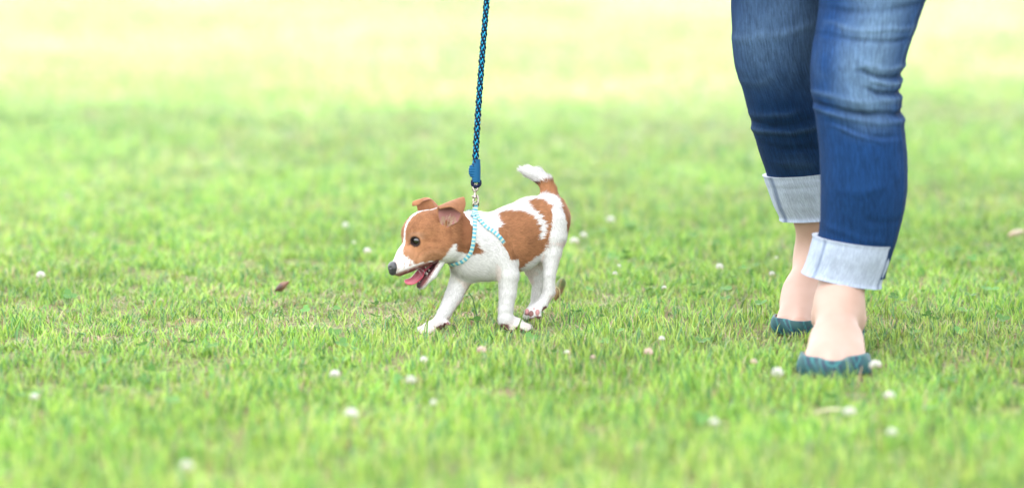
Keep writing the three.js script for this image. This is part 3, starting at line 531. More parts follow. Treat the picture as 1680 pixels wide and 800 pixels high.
// a fold: [x from, y from, x to, y to, height, width] in fractions across the front (-1 .. 1) and photograph rows
const fold = (list) => (cx, cz, y) => { let o = 0; for (const [xa, ya, xb, yb, h, w] of list) { const t = (cx - xa) / (xb - xa), yy = mix(ya, yb, clamp(t)) + 6 * Math.sin(clamp(t) * Math.PI), e = Math.min(1, Math.max(0, Math.min(t + 0.2, 1.2 - t) * 3.2)), q = (y - yy + 2.2 * fbm(cx * 2.5, ya, 3) * 2) / (w * 0.72); if (cz > -0.35) o += h * (0.75 + 0.9 * fbm(cx * 1.8 + ya, ya * 0.37, 1)) * Math.exp(-q * q) * clamp(e) * smooth(-0.35, 0.1, cz); } return o + 1.8 * fbm(cx * 2 + 3, y * 0.02, cz * 2) + (cz > 0 ? 1.3 * Math.exp(-(((cx - 0.84) / 0.03) ** 2)) : 0); };
const foldsFront = fold([[-0.7, 34, 0.8, 42, 3, 7], [-0.75, 52, 0.9, 60, -3, 6], [0.0, 112, 1.15, 118, -4.5, 6], [0.1, 100, 1.1, 104, 3, 7], [0.3, 126, 1.15, 128, 5, 6], [0.1, 138, 1.15, 146, -4.5, 6], [-0.95, 150, 1.1, 156, 4, 8], [-1.0, 168, 1.15, 178, -5, 7], [-0.9, 178, 1.0, 192, 4.5, 7], [-0.7, 196, 0.6, 214, -2.5, 6], [-0.6, 203, 0.7, 224, 3, 7], [-0.9, 372, 0.6, 384, 2.5, 9], [0.1, 354, 1.1, 340, -2, 9], [-0.8, 310, 0.3, 296, 2, 12], [-0.9, 10, 0.9, 2, -2.5, 8], [-0.9, -18, 0.9, -10, 3, 10]]);
const foldsBack = fold([[-1.1, 132, -0.2, 118, 1.5, 9], [-1.1, 180, 0.2, 176, 2.5, 7], [-1.1, 194, 0.4, 192, -3, 6], [-1.1, 206, 0.9, 200, 3.5, 6], [-1.0, 228, 0.8, 234, -2, 8], [-0.6, 262, 0.8, 250, 1.5, 9], [-0.9, 284, 0.5, 290, 3, 6], [-1, 60, 0.6, 34, 2.5, 12]]);
const frontRings = [[1290, 1600, -330, 5.66, 0.95, 0.02], [1318, 1582, -200, 5.61, 0.95, 0.02], [1338, 1548, -80, 5.57, 0.95, 0], [1344, 1521, 0, 5.55, 0.95, 0], [1338, 1503, 48, 5.54, 0.97, 0], [1331, 1486, 100, 5.53, 1, 0], [1330, 1480, 130, 5.53, 1, 0], [1333, 1480, 160, 5.53, 1, 0.02], [1339, 1485, 200, 5.54, 1.02, 0.05], [1344, 1490, 250, 5.55, 1.05, 0.08], [1346, 1490, 300, 5.56, 1.05, 0.1], [1346, 1485, 340, 5.57, 1, 0.12], [1345, 1474, 380, 5.58, 0.95, 0.14], [1340, 1462, 415, 5.59, 0.92, 0.16], [1333, 1453, 445, 5.60, 0.9, 0.18]];
const backRings = [[1190, 1440, -330, 5.72, 0.95, 0], [1196, 1410, -200, 5.72, 0.95, 0], [1198, 1380, -80, 5.72, 0.95, 0], [1199, 1366, 0, 5.72, 0.95, 0], [1201, 1358, 60, 5.72, 0.97, 0], [1206, 1352, 110, 5.73, 1, 0], [1218, 1350, 145, 5.74, 1, 0], [1229, 1356, 185, 5.76, 1, -0.03], [1238, 1366, 220, 5.79, 1, -0.06], [1250, 1376, 258, 5.82, 1, -0.08], [1260, 1383, 285, 5.84, 0.95, -0.1], [1271, 1388, 320, 5.87, 0.9, -0.12], [1281, 1390, 345, 5.88, 0.9, -0.12]];
{
  const front = (cx, cz, y) => {
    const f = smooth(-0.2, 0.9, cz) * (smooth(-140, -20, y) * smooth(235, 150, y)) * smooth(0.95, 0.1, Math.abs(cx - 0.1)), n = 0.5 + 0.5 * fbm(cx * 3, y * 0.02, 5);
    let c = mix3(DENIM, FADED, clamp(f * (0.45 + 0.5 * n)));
    const ridge = foldsFront(cx, cz, y); c = mix3(c, FADED, clamp(ridge * 0.12) * smooth(240, 120, y)); c = mix3(c, INDIGO, clamp(-ridge * 0.16) * 0.85);  // fold ridges tinted paler, valleys darker: crease shading put into the colour
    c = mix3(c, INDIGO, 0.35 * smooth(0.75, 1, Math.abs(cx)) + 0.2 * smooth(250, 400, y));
    if (Math.abs(cx - 0.88) < 0.012 && cz > 0) c = mix3(c, INDIGO, 0.6);
    return c;
  };
  const back = (cx, cz, y) => { const f = smooth(0, 0.9, cz) * smooth(-140, 0, y) * smooth(180, 70, y) * 0.28, r = foldsBack(cx, cz, y); let c = mix3(mix3(DENIM, INDIGO, 0.55), FADED, clamp(f + r * 0.05)); c = mix3(c, INDIGO, clamp(-r * 0.16) + 0.3 * smooth(120, 260, y)); return c; };  // back leg and its fold valleys painted darker: shade put into the denim
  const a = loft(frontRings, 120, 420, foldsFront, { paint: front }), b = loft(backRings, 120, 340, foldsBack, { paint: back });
  // hips join the two legs above the frame
  const hp = at(1370, -350, 5.69).sub(personBase), hip = new THREE.SphereGeometry(0.17, 40, 24); hip.scale(1.12, 0.72, 0.78); hip.translate(hp.x, hp.y, hp.z); paint(hip, () => DENIM);
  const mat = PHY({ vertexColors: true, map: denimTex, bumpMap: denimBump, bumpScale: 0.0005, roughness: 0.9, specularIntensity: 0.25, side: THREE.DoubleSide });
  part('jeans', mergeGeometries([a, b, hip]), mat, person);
  // shirt on the unseen upper body, added above the frame to shade the legs
  const T = [WB([1366, -400, 5.67], 0.15, [1340, -640, 5.6], 0.15, 0.06), WB([1340, -640, 5.6], 0.15, [1335, -850, 5.55], 0.16, 0.06), WB([1210, -900, 5.55], 0.065, [1140, -620, 5.55], 0.05, 0.05), WB([1455, -900, 5.5], 0.065, [1520, -620, 5.45], 0.05, 0.05), WB([1210, -900, 5.55], 0.075, [1455, -900, 5.5], 0.075, 0.06)];
  const [tlo, thi] = fieldBox(T, 0.03), tm = meshField((x, y, z) => feetField(x, y, z, T), tlo, thi, 0.018);
  for (let i = 0; i < tm.pos.length; i += 3) { tm.pos[i] -= personBase.x; tm.pos[i + 1] -= personBase.y; tm.pos[i + 2] -= personBase.z; }
  part('shirt', geom(tm.pos, tm.nor, tm.idx), PHY({ color: lin(0.4, 0.4, 0.4), roughness: 0.9 }), person);
  // turned-up cuffs: paler inside of the cloth, with rolled rims and a seam
  const cuffTex = noiseTexture(512, (u, v, i, j) => { const q = 0.9 + (hash(i, j >> 4, 5) - 0.5) * 0.12 + (hash(i >> 2, (j + 53 * (i >> 2)) >> 5, 6) - 0.5) * 0.1 + ((i + j) % 4 < 2 ? 0.03 : -0.03); return [q, q, q]; });
  cuffTex.colorSpace = THREE.SRGBColorSpace; cuffTex.repeat.set(6, 6);
  const cuffMat = PHY({ vertexColors: true, map: cuffTex, bumpMap: cuffTex, bumpScale: 0.0004, roughness: 0.95, side: THREE.DoubleSide });
  const cuffTone = (cx, cz, y) => { const n = 0.92 + 0.14 * fbm(cx * 9, y * 0.05, cz * 9); return [0.395 * n, 0.46 * n, 0.585 * n]; };
  const cuff = (rings, seams, ya, yb) => {
    const lip = (cx, cz, y) => 1.8 * Math.exp(-(((y - ya) / 3.5) ** 2)) + 1.8 * Math.exp(-(((y - yb) / 3.5) ** 2)) + 1.6 * fbm(cx * 2.2 + 9, y * 0.03, cz * 2.2) + seams.reduce((s, x) => s + (cz > 0 ? 2.6 * Math.exp(-(((cx - x) / 0.035) ** 2)) : 0), 0);
    const tone = (cx, cz, y) => { const c = cuffTone(cx, cz, y); for (const x of seams) if (cz > 0 && Math.abs(cx - x - 0.06) < 0.03) return mix3(c, DENIM, 0.55); return c; };
    const o = loft(rings, 96, 40, lip, { paint: tone, out: 0.003 });
    const inner = loft(rings, 96, 12, null, { paint: () => [0.28, 0.32, 0.42], out: -0.004 });
    const strip = (j, nvO, nvI) => { const W = 97, pos = [], idx = [], uv = [], col = []; for (let i = 0; i < W; i++) for (const [g, nv] of [[o, nvO], [inner, nvI]]) { const k = (j ? nv : 0) * W + i, p = g.attributes.position; pos.push(p.getX(k), p.getY(k), p.getZ(k)); uv.push(i / 96, g === o ? 0 : 0.02); col.push(0.48, 0.52, 0.6); } for (let i = 0; i < W - 1; i++) { const q = i * 2; if (j) idx.push(q, q + 1, q + 3, q, q + 3, q + 2); else idx.push(q, q + 3, q + 1, q, q + 2, q + 3); } return geom(pos, null, idx, col, uv); };
    part('cuff', mergeGeometries([o, inner, strip(0, 40, 12), strip(1, 40, 12)]), cuffMat, person);
  };
  cuff([[1337, 1465, 393, 5.585, 0.95, 0.12], [1332, 1459, 415, 5.59, 0.95, 0.14], [1325, 1450, 440, 5.60, 0.95, 0.17], [1318, 1444, 459, 5.605, 0.95, 0.19]], [-0.82, 0.78], 393, 459);
  cuff([[1256, 1388, 281, 5.84, 0.92, -0.1], [1262, 1390, 300, 5.85, 0.92, -0.1], [1272, 1391, 330, 5.87, 0.92, -0.1], [1284, 1390, 357, 5.885, 0.92, -0.08]], [-0.9], 281, 357);
  // shoes: a skin of cloth over the foot, cut open on top
  const shoe = (list, heel, toe, name) => {
    const dir = toe.clone().sub(heel); dir.y = 0; const Lf = dir.length(); dir.normalize();
    const rim = (t) => mix(0.052, 0.021, smooth(0.0, 0.22, t)) + 0.011 * smooth(0.5, 0.78, t);
    const f = (x, y, z) => { const t = ((x - heel.x) * dir.x + (z - heel.z) * dir.z) / Lf; let d = feetField(x, y, z, list) - mix(0.008, 0.0065, clamp(t)); d = Math.max(d, -(feetField(x, y, z, list) - 0.001)); d = Math.max(d, y - rim(t)); d = Math.max(d, -y + 0.002); return d; };
    const [lo, hi] = fieldBox(list, 0.014); hi[1] = 0.1;
    const m = meshField(f, lo, hi, 0.0022), col = [];
    for (let i = 0; i < m.pos.length; i += 3) {
      const x = m.pos[i], y = m.pos[i + 1], z = m.pos[i + 2], t = ((x - heel.x) * dir.x + (z - heel.z) * dir.z), sx = (x - heel.x) * dir.z - (z - heel.z) * dir.x, v = t + y;
      const band = (q, w) => { const r = ((q / w) % 1 + 1) % 1; return r; }, a = band(sx + y * 0.4, 0.026), b = band(v, 0.026);
      let c = [0.004, 0.018, 0.045]; if (a < 0.45) c = mix3(c, [0.004, 0.055, 0.062], 0.7); if (b < 0.45) c = mix3(c, [0.004, 0.062, 0.055], 0.55); if (a > 0.68 && a < 0.78 || b > 0.68 && b < 0.78) c = [0.012, 0.11, 0.12];
      const e = feetField(x, y, z, list); if (e < 0.003) c = [0.16, 0.075, 0.04];
      col.push(...c); m.pos[i] -= personBase.x; m.pos[i + 1] -= personBase.y; m.pos[i + 2] -= personBase.z;
    }
    part('shoe', geom(m.pos, m.nor, m.idx, col), PHY({ vertexColors: true, roughness: 0.7, sheen: 0.3, sheenColor: lin(0.4, 0.8, 0.8) }), person);
  };
  shoe(legBones.slice(3, 8), at(1381, 566, 5.61), at(1366, 604, 5.39));
  shoe(legBones.slice(15, 20), at(1346, 497, 5.98), at(1314, 533, 5.76));
}

// ---------------------------------------------------------------- lawn
const keepOut = [];                                              // [x, z, radius]
for (const b of bones) if (b.kind === 'paw') { const p = dogPoint(b[4], -b[5], b[6]); keepOut.push([p.x, p.z, 0.008]); }
for (const b of legBones) for (const o of [0, 4]) if (b[o + 1] < 0.09) keepOut.push([b[o], b[o + 2], b[o + 3] + 0.004]);
const grass = new THREE.Group(); grass.name = 'grass'; grass.userData = { kind: 'stuff', label: 'short bright green lawn grass with straw coloured blades covering the ground', category: 'grass' }; scene.add(grass);
const bladeMat = PHY({ vertexColors: true, roughness: 0.6, specularIntensity: 0.5, transmission: 0.5, thickness: 0, side: THREE.DoubleSide });
function blades(R, count, spread, hMin, hMax, wMin, wMax, lean, palette) {
  const pos = [], nor = [], col = [], idx = [];
  for (let b = 0; b < count; b++) {
    const a = R() * 6.2832, r = spread * Math.sqrt(R()), x = r * Math.cos(a), z = r * Math.sin(a), h = mix(hMin, hMax, R() * R() * 0.5 + R() * 0.5), w = mix(wMin, wMax, R()), dir = R() * 6.2832, ln = lean * (0.25 + R()), face = dir + 1.2 * (R() - 0.5), c = palette(R), n = 4;
    const dx = Math.cos(dir), dz = Math.sin(dir), sx = -Math.sin(face), sz = Math.cos(face), s0 = pos.length / 3;
    for (let k = 0; k <= n; k++) {
      const t = k / n, bend = ln * t * t * h, y = h * t * (1 - 0.25 * ln * t * t), wd = w * (t < 0.3 ? 0.7 + t : 1) * (1 - Math.pow(t, 2.2)) * 0.5;
      const cc = mix3(mix3(c, [0.36, 0.40, 0.16], 0.35), c, smooth(0, 0.35, t));
      const nx = mix(dx * -0.5, 0, t), nz = mix(dz * -0.5, 0, t);
      for (const s of k < n ? [-1, 1] : [0]) { pos.push(x + dx * bend + sx * wd * s, y - 0.002, z + dz * bend + sz * wd * s); nor.push(nx + sx * s * 0.3 + Math.cos(face) * 0.5, 0.75, nz + sz * s * 0.3 + Math.sin(face) * 0.5); col.push(...cc); }
      if (k) { const p = s0 + (k - 1) * 2, q = s0 + k * 2; if (k < n) idx.push(p, p + 1, q + 1, p, q + 1, q); else idx.push(p, p + 1, q); }
    }
  }
  return geom(pos, null, idx, col);
}
const green = (R) => {  const q = R(); if (q < 0.045) return [0.52, 0.46, 0.27]; if (q < 0.06) return [0.38, 0.27, 0.17]; if (q < 0.28) return mix3([0.08, 0.22, 0.07], [0.13, 0.31, 0.11], R()); if (q < 0.6) return mix3([0.33, 0.52, 0.09], [0.42, 0.58, 0.12], R()); return mix3([0.21, 0.44, 0.07], [0.30, 0.51, 0.09], R()); };
{
  const R = rng(77), kinds = [];
  for (let i = 0; i < 6; i++) kinds.push(blades(rng(100 + i), 14, 0.024, 0.016, 0.046, 0.0016, 0.0034, 0.5, green));
  const low = []; for (let i = 0; i < 3; i++) low.push(blades(rng(200 + i), 11, 0.03, 0.008, 0.022, 0.0016, 0.0034, 1.1, green));
  const tall = blades(rng(300), 2, 0.006, 0.05, 0.085, 0.0022, 0.0034, 0.55, (r) => mix3([0.16, 0.30, 0.04], [0.25, 0.36, 0.06], r()));
  const thatch = blades(rng(301), 12, 0.03, 0.006, 0.022, 0.0012, 0.0026, 1.4, (r) => (r() < 0.55 ? mix3([0.50, 0.38, 0.27], [0.42, 0.34, 0.20], r()) : green(r)));
  const sets = [...kinds, ...low, tall, thatch].map(() => []), q = new THREE.Quaternion(), e = new THREE.Euler();
  const place = (k, x, z, s, hs) => {
    if (keepOut.some(([a, b, r]) => (a - x) ** 2 + (b - z) ** 2 < (r + 0.012) ** 2)) return;
    e.set((R() - 0.5) * 0.3, R() * 6.2832, (R() - 0.5) * 0.3); q.setFromEuler(e);
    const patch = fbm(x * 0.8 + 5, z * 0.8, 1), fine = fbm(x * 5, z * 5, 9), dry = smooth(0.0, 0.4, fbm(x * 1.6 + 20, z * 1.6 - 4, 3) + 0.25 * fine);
    const v = 1.03 * (1 + 0.2 * patch + 0.22 * fine + 0.3 * (R() - 0.5)) * mix(1.18, 1, smooth(4.5, 5.4, -z)), far = smooth(5.9, 9.6, -z), farGlare = smooth(9.2, 13, -z), c = [v * mix(1, 1.1, dry) * mix(0.95, 1.11, R()) * mix(0.975, 1.28, far) * mix(1, 1.12, farGlare), v * mix(1, 0.98, dry) * mix(1, 1.2, far), v * mix(1, 1.2, dry) * mix(1.0, 2.0, far) * mix(1, 1.3, farGlare)];  // blades paler with distance: veiling glare painted into colour; nearest ones also lightened
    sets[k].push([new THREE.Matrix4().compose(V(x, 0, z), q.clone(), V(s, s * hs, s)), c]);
  };
  const scatter = (d0, d1, per, margin, scale) => {
    const area = (d) => 0.153 * d + margin; const n = Math.round(per * (area(d0) + area(d1)) * (d1 - d0));
    for (let i = 0; i < n; i++) {
      let d, x; do { d = mix(d0, d1, R()); x = (R() * 2 - 1) * area(d1); } while (Math.abs(x) > area(d));
      let hgt = 0.86 + 0.34 * fbm(x * 2.2, -d * 2.2, 4) + 0.32 * fbm(x * 9, -d * 9, 2);
      const thin = Math.exp(-(((x + 0.35) / 0.55) ** 2) - ((d - 6.05) / 0.34) ** 2);     // trodden, thatchy strip left of the puppy
      hgt *= 1 - 0.3 * thin;
      if (R() < 0.22 * thin) { place(10, x, -d, 0.9 + 0.4 * R(), 1); continue; }
      const k = R() < 0.70 ? Math.floor(R() * 6) : 6 + Math.floor(R() * 3);
      place(k, x, -d, scale * (0.8 + 0.4 * R()), clamp(hgt * mix(1.3, 1, smooth(4.6, 5.6, d)), 0.35, 1.9));
      if (R() < 0.010) place(9, x, -d, 1, 0.6 + 0.5 * R());
    }
  };
  scatter(3.7, 8.2, 1900, 0.9, 1); scatter(8.2, 15.5, 1000, 1.0, 1.15); scatter(15.5, 26, 260, 1.6, 2.0);
  // single taller stems that stand out behind and beside the puppy
  for (const [px, py] of [[975, 432], [1003, 442], [1046, 425], [1216, 432], [1208, 428], [1060, 478], [1236, 470], [1290, 478], [858, 545], [850, 560], [700, 552], [778, 520]]) { const p = level(px, py, 0); place(9, p.x, p.z, 1, 0.75 + 0.4 * R()); }
  sets.forEach((s, i) => {
    const im = new THREE.InstancedMesh([...kinds, ...low, tall, thatch][i], bladeMat, s.length); im.name = i === 9 ? 'tall_grass' : i === 10 ? 'thatch' : 'grass_tuft';
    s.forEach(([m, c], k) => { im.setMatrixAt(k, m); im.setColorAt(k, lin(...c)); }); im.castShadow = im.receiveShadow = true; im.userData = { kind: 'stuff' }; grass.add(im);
  });
}

// ---------------------------------------------------------------- clover leaves (too many to count), clover flowers
{
  const leaf = []; for (let k = 0; k < 3; k++) { const g = new THREE.CircleGeometry(0.0055, 9); g.translate(0, 0.0062, 0); g.rotateX(-Math.PI / 2 + 0.25); g.rotateY(k * 2.094); leaf.push(g); }
  const stem = new THREE.CylinderGeometry(0.0005, 0.0006, 0.024, 4); stem.translate(0, -0.012, 0);
  const g = joined([...leaf, stem]), R = rng(909), M = [], q = new THREE.Quaternion();
  for (let i = 0; i < 2000; i++) { const d = mix(4, 12, R()), x = (R() * 2 - 1) * (0.153 * d + 0.9); if (fbm(x * 1.7 + 9, d * 1.7, 6) + 0.12 * R() < 0.06) continue; if (keepOut.some(([a, b, r]) => (a - x) ** 2 + (b + d) ** 2 < (r + 0.015) ** 2)) continue; q.setFromEuler(new THREE.Euler((R() - 0.5) * 0.9, R() * 6.28, (R() - 0.5) * 0.9)); M.push(new THREE.Matrix4().compose(V(x, 0.010 + R() * 0.016, -d), q, V(1, 1, 1).multiplyScalar(0.7 + 0.6 * R()))); }
  const im = new THREE.InstancedMesh(g, PHY({ color: lin(0.10, 0.22, 0.06), roughness: 0.75, specularIntensity: 0.3, transmission: 0.35, thickness: 0, side: THREE.DoubleSide }), M.length); im.name = 'clover_leaf'; M.forEach((m, k) => { im.setMatrixAt(k, m); const t = 0.8 + 0.6 * R(); im.setColorAt(k, lin(t, t, t)); });
  im.userData = { kind: 'stuff', label: 'small dark green clover leaves among the grass', category: 'clover leaves' }; scene.add(im);
}
{
  const R = rng(42), petals = [];
  for (let i = 0; i < 70; i++) { const y = 1 - (i + 0.5) / 70 * 1.55, r = Math.sqrt(Math.max(0, 1 - y * y)), a = i * 2.39996, n = V(r * Math.cos(a), y, r * Math.sin(a)); const p = new THREE.ConeGeometry(0.0012, 0.0062, 4); p.scale(1, 1, 0.6); p.translate(0, 0.0031, 0); p.rotateX(Math.PI); p.translate(0, 0.0062, 0); p.applyQuaternion(new THREE.Quaternion().setFromUnitVectors(V(0, 1, 0), n.clone().add(V(0, 0.35, 0)).normalize())); p.translate(n.x * 0.0042, n.y * 0.0038, n.z * 0.0042); const t = 0.9 + 0.15 * R(); paint(p, () => (y < -0.2 ? [0.5 * t, 0.4 * t, 0.33 * t] : [0.80 * t, 0.79 * t, 0.76 * t])); petals.push(p); }
  const headG = joined(petals), stemG = tube([V(0, 0, 0), V(0.002, -0.02, 0.001), V(-0.001, -0.05, 0)], 0.0007, 8, 5);
  const headMat = PHY({ vertexColors: true, roughness: 0.8, transmission: 0.25, thickness: 0 }), pinkMat = headMat.clone(); pinkMat.color = lin(1, 0.78, 0.74); const stemMat = PHY({ color: lin(0.13, 0.26, 0.06), roughness: 0.6 });
  let proto = null;
  const clover = (px, py, label, size = 1, pink = false) => {
    const p = level(px, py, 0.036); let o;
    if (!proto) { o = proto = thing('clover_flower', p, label, 'flower', 'clover flowers dotted over the lawn'); part('flower_head', headG, headMat, o); part('stem', stemG, stemMat, o); }
    else { o = proto.clone(); o.name = numbered('clover_flower'); o.position.copy(p); tag(o, label, 'flower', 'clover flowers dotted over the lawn'); scene.add(o); }
    if (pink) o.children[0].material = pinkMat;
    o.rotation.set((R() - 0.5) * 0.5, R() * 6.28, (R() - 0.5) * 0.5); o.scale.setScalar(size * 0.74);
  };
  clover(66, 452, 'white clover flower alone near the left edge, level with the puppy\'s muzzle', 1.15);
  clover(567, 370, 'white clover flower up and left of the puppy\'s far ear, the higher of two', 0.95);
  clover(602, 412, 'white clover flower just left of the puppy\'s forehead, the lower of two', 1);
  clover(580, 398, 'tiny faded clover flower between two white ones left of the puppy\'s head', 0.5);
  clover(1002, 361, 'blurred white clover flower highest of the three behind the puppy\'s rump', 1.1);
  clover(942, 396, 'round white clover flower right beside the puppy\'s rump', 1.2);
  clover(957, 386, 'half hidden clover flower just above the one beside the puppy\'s rump', 0.9);
  clover(1009, 449, 'small white clover flower low in the grass right of the puppy\'s hind leg', 0.62);
  clover(1016, 436, 'small white clover flower just above another right of the puppy\'s hind leg', 0.5);
  clover(1181, 438, 'crisp white clover flower in the grass between puppy and person, near the back cuff', 0.95);
  clover(1267, 449, 'small white clover flower just left of the person\'s back ankle', 0.7);
  clover(1274, 423, 'tiny white clover flower above another beside the person\'s back ankle', 0.45);
  clover(1090, 472, 'small bright white clover flower midway between the puppy\'s rear and the person', 0.6);
  clover(1086, 556, 'half hidden pale clover flower in the grass below the gap between puppy and person', 0.75);
  clover(1064, 578, 'pinkish clover flower in the grass in the lower middle of the gap', 1.0, true);
  clover(930, 578, 'tiny white clover flower below the puppy\'s hind paws', 0.55);
  clover(973, 586, 'very small faded clover flower below and right of the puppy\'s hind paws', 0.5, true);
  clover(790, 575, 'pinkish clover flower in the grass right under the puppy\'s belly', 1.0, true);
  clover(695, 590, 'pale clover flower below the puppy\'s reaching front paw', 0.8);
  clover(1237, 594, 'pink tinged clover flower left of the larger white one before the front shoe', 0.75, true);
  clover(1276, 612, 'large white clover flower left of the person\'s front shoe', 1.3);
  clover(1437, 600, 'large white clover flower touching the right side of the front shoe', 1.3);
  clover(549, 615, 'white clover flower in the foreground left of the puppy\'s front paw', 1.05);
  clover(674, 624, 'white clover flower in the foreground under the puppy\'s front paw', 1.05);
  clover(711, 661, 'faint blurred clover flower in the foreground right of the middle flower', 0.75);
  clover(576, 680, 'blurred white clover flower in the middle of the near foreground', 1.3);
  clover(305, 765, 'blurred clover flower closest to the bottom edge on the left', 1.15);
  clover(55, 652, 'white clover flower low on the far left side of the lawn', 0.85);
  clover(1395, 677, 'white clover flower in the foreground below the person\'s front shoe', 1.2);
  clover(1460, 650, 'blurred clover flower right of and below the front shoe', 1.1);
  clover(1172, 694, 'blurred white clover flower in the foreground left of the person', 1.0);
  clover(1464, 710, 'faint blurred clover flower nearest the camera on the right', 1.0);
}
// ---------------------------------------------------------------- dead leaves and a straw
{
  const leafThing = (name, rows, d, label, cols, category) => {
    const base = level((rows[0][0][0] + rows.at(-1)[0][0]) / 2, d[1], 0), D = d[0], S = D / F;
    const g = sheet(rows, 14, 18, name === 'grass_blade' ? 0.4 : 1.1, (u, v, s, q) => { const n = 0.5 + 0.5 * fbm(q.x * 0.15, q.y * 0.15, q.z * 0.15), k = 0.9 + 0.3 * noise(q.x * 0.6, q.y * 0.6, q.z); const c = mix3(cols[0], cols[1], smooth(0.3, 0.7, n + (v - 0.5) * 0.9)), m = mix3(c, cols[2], Math.abs(u - 0.5) < 0.05 ? 0.7 : 0); return [m[0] * k, m[1] * k, m[2] * k]; });
    const p = g.attributes.position; for (let i = 0; i < p.count; i++) { const w = V((p.getX(i) - CX) * S, EYE, 0).addScaledVector(UP, (CY + p.getY(i)) * S).addScaledVector(FWD, D - p.getZ(i) * S).sub(base); p.setXYZ(i, w.x, w.y, w.z); }
    g.computeVertexNormals();
    const o = thing(name, base, label, category); part('blade', g, PHY({ vertexColors: true, roughness: 0.55, side: THREE.DoubleSide }), o); return o;
  };
  const z0 = -30, DL = level(915, 498, 0).clone().sub(V(0, EYE, 0)).dot(FWD);
  const o = leafThing('fallen_leaf', [
    [[907, 492, 0], [908, 493, 2], [910, 494, 2], [911, 494, 0]], [[906, 480, -2], [911, 481, 5], [917, 482, 5], [922, 481, -2]], [[910, 470, -3], [915, 470, 5], [921, 470, 5], [927, 470, -2]], [[916, 460, -2], [919, 459, 4], [923, 459, 4], [928, 461, -1]], [[921, 456, 0], [922, 456, 1], [924, 456.5, 1], [925, 457, 0]],
  ], [DL, 498], 'dead leaf, half green half brown, standing in the grass behind the puppy\'s hind foot', [[0.20, 0.10, 0.055], [0.07, 0.10, 0.02], [0.30, 0.24, 0.06]], 'leaf');
  void o; void z0;
  const D2 = level(460, 478, 0.01).clone().sub(V(0, EYE, 0)).dot(FWD);
  leafThing('dead_leaf', [[[450, 476, 0], [450.5, 476.5, 0.5], [451, 477, 0.5], [451.5, 477.5, 0]], [[455, 468, -1], [458, 470, 4], [460, 474, 4], [460, 479, -1]], [[461, 463, -1], [464, 466, 4], [466, 470, 4], [466, 474, 0]], [[473, 461, 0], [473.5, 461.5, 0.5], [474, 462, 0.5], [474.5, 462.5, 0]]], [D2, 482], 'small curled brown dead leaf in the grass left of the puppy', [[0.06, 0.025, 0.016], [0.17, 0.075, 0.045], [0.05, 0.02, 0.012]], 'leaf');
  const D3 = level(1667, 386, 0.02).clone().sub(V(0, EYE, 0)).dot(FWD);
  leafThing('dry_leaf', [[[1654, 386, 0], [1655, 387, 1], [1656, 388, 1], [1657, 388, 0]], [[1660, 380, 0], [1662, 382, 4], [1664, 385, 4], [1667, 387, 0]], [[1668, 377, 0], [1671, 379, 4], [1674, 382, 4], [1676, 384, 0]], [[1680, 376, 0], [1681, 377, 1], [1682, 378, 1], [1683, 379, 0]]], [D3, 390], 'pale dry leaf lying on the grass at the right edge', [[0.36, 0.26, 0.19], [0.42, 0.34, 0.26], [0.3, 0.2, 0.14]], 'leaf');
  const D4 = level(1365, 676, 0.03).clone().sub(V(0, EYE, 0)).dot(FWD);
  leafThing('straw_blade', [[[1336, 676, 0], [1336, 677, 0.5], [1336, 677.5, 0.5], [1336, 678, 0]], [[1352, 671, 0], [1352, 672.5, 1], [1352, 674, 1], [1352, 675, 0]], [[1372, 669, 0], [1372, 670.5, 1], [1372, 672, 1], [1372, 673, 0]], [[1388, 671, 0], [1388, 671.5, 0.5], [1388, 672, 0.5], [1388, 672.5, 0]]], [D4, 680], 'pale straw lying across the foreground grass below the front shoe', [[0.45, 0.40, 0.25], [0.5, 0.45, 0.33], [0.4, 0.32, 0.2]], 'straw');
  // the bent straw in front of the hind foot's leaf
  const D5 = level(919, 532, 0).clone().sub(V(0, EYE, 0)).dot(FWD), b = level(919, 532, 0), pts = [[919, 532], [919, 510], [918.5, 490], [918, 475], [915, 471.5], [911, 471]].map(([x, y]) => at(x, y, D5).sub(b));
  const s = thing('dry_stalk', b, 'thin bent straw stalk standing upright behind the puppy\'s hind paw', 'stalk'); part('stem', tube(pts, 0.0009, 30, 6), PHY({ color: lin(0.36, 0.33, 0.15), roughness: 0.6 }), s);
  // dark curved blade between the front legs
  const D6 = level(786, 527, 0).clone().sub(V(0, EYE, 0)).dot(FWD);
  leafThing('grass_blade', [[[783, 526, 0], [784, 526, 0.5], [785, 526, 0.5], [786, 526, 0]], [[778, 505, 0], [778.6, 505, 0.3], [779.4, 504.8, 0.3], [780, 504.8, 0]], [[774.6, 490, 0], [775.1, 490, 0.3], [775.6, 489.8, 0.3], [776.2, 489.5, 0]], [[768, 480, 0], [768.6, 480, 0.4], [769, 479.6, 0.4], [769.4, 479.4, 0]]], [D6, 528], 'single dark green curved grass blade between the puppy\'s front legs', [[0.03, 0.11, 0.03], [0.04, 0.14, 0.03], [0.06, 0.18, 0.05]], 'grass blade');
}

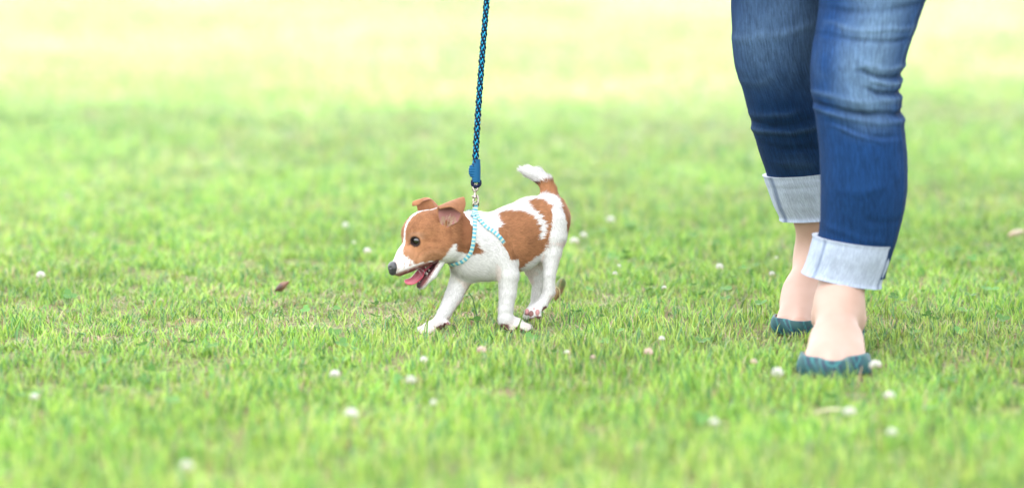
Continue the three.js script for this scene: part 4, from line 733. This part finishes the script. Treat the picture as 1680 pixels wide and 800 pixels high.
// ---------------------------------------------------------------- unseen trees added to the right to throw shade over the near lawn
{
  const R = rng(1234);
  const makeTree = () => {
    const t = new THREE.Group(), bark = STD({ color: lin(0.12, 0.085, 0.06), roughness: 0.95 });
    const limbs = [tube([V(0, -0.1, 0), V(0.1, 1.6, 0.05), V(0, 3.4, 0), V(0.1, 6, 0.1)], 0.22, 16, 9)];
    for (let i = 0; i < 9; i++) { const a = i * 2.4, h = 2.6 + i * 0.42, l = 2.4; limbs.push(tube([V(0.04, h, 0), V(Math.cos(a) * l * 0.5, h + 0.8, Math.sin(a) * l * 0.5), V(Math.cos(a) * l, h + 1.9, Math.sin(a) * l)], 0.07, 8, 6)); }
    part('trunk', joined(limbs), bark, t);
    const clump = []; for (let i = 0; i < 9; i++) { const g = new THREE.CircleGeometry(0.11 + 0.05 * R(), 6); g.scale(0.7, 1, 1); g.rotateX(R() * 6.28); g.rotateY(R() * 6.28); g.translate((R() - 0.5) * 0.5, (R() - 0.5) * 0.5, (R() - 0.5) * 0.5); clump.push(g); }
    const N = 5200, im = new THREE.InstancedMesh(joined(clump), PHY({ color: lin(0.055, 0.11, 0.03), roughness: 0.7, transmission: 0.3, thickness: 0, side: THREE.DoubleSide }), N), q = new THREE.Quaternion();
    for (let i = 0; i < N; i++) {
      const u = R() * 2 - 1, a = R() * 6.2832, rr = Math.pow(R(), 0.45) * 1.08, s = Math.sqrt(1 - u * u), lump = 0.86 + 0.3 * fbm(s * Math.cos(a) * 2.2 + 4, u * 2.2, s * Math.sin(a) * 2.2);
      q.setFromEuler(new THREE.Euler(R() * 6, R() * 6, R() * 6));
      im.setMatrixAt(i, new THREE.Matrix4().compose(V(s * Math.cos(a) * 3.9 * rr * lump, 6.4 + u * 3.6 * rr * lump, s * Math.sin(a) * 3.9 * rr * lump), q, V(1, 1, 1).multiplyScalar(0.8 + 0.5 * R())));
      const t = 0.75 + 0.6 * R(); im.setColorAt(i, lin(t, t, t * 0.9));
    }
    im.name = 'crown'; im.castShadow = true; im.userData = { kind: 'stuff' }; t.add(im);
    return t;
  };
  const first = makeTree();
  [[6.6, -5.6, 0.3, 'unseen round-crowned tree added right of the lawn, first of the row shading it'], [10.8, -5.5, 2.2, 'unseen round-crowned tree added to shade the lawn, in the middle of the row'], [15, -5.4, 4.1, 'unseen round-crowned tree added to shade the lawn, farthest right in the row']].forEach(([x, z, a, label], i) => {
    const t = i ? first.clone() : first; t.name = numbered('added_shade_tree'); t.position.set(x, 0, z); t.rotation.y = a; tag(t, label, 'tree', 'row of unseen trees added to shade the lawn'); scene.add(t);
  });
}

renderer.render(scene, camera);
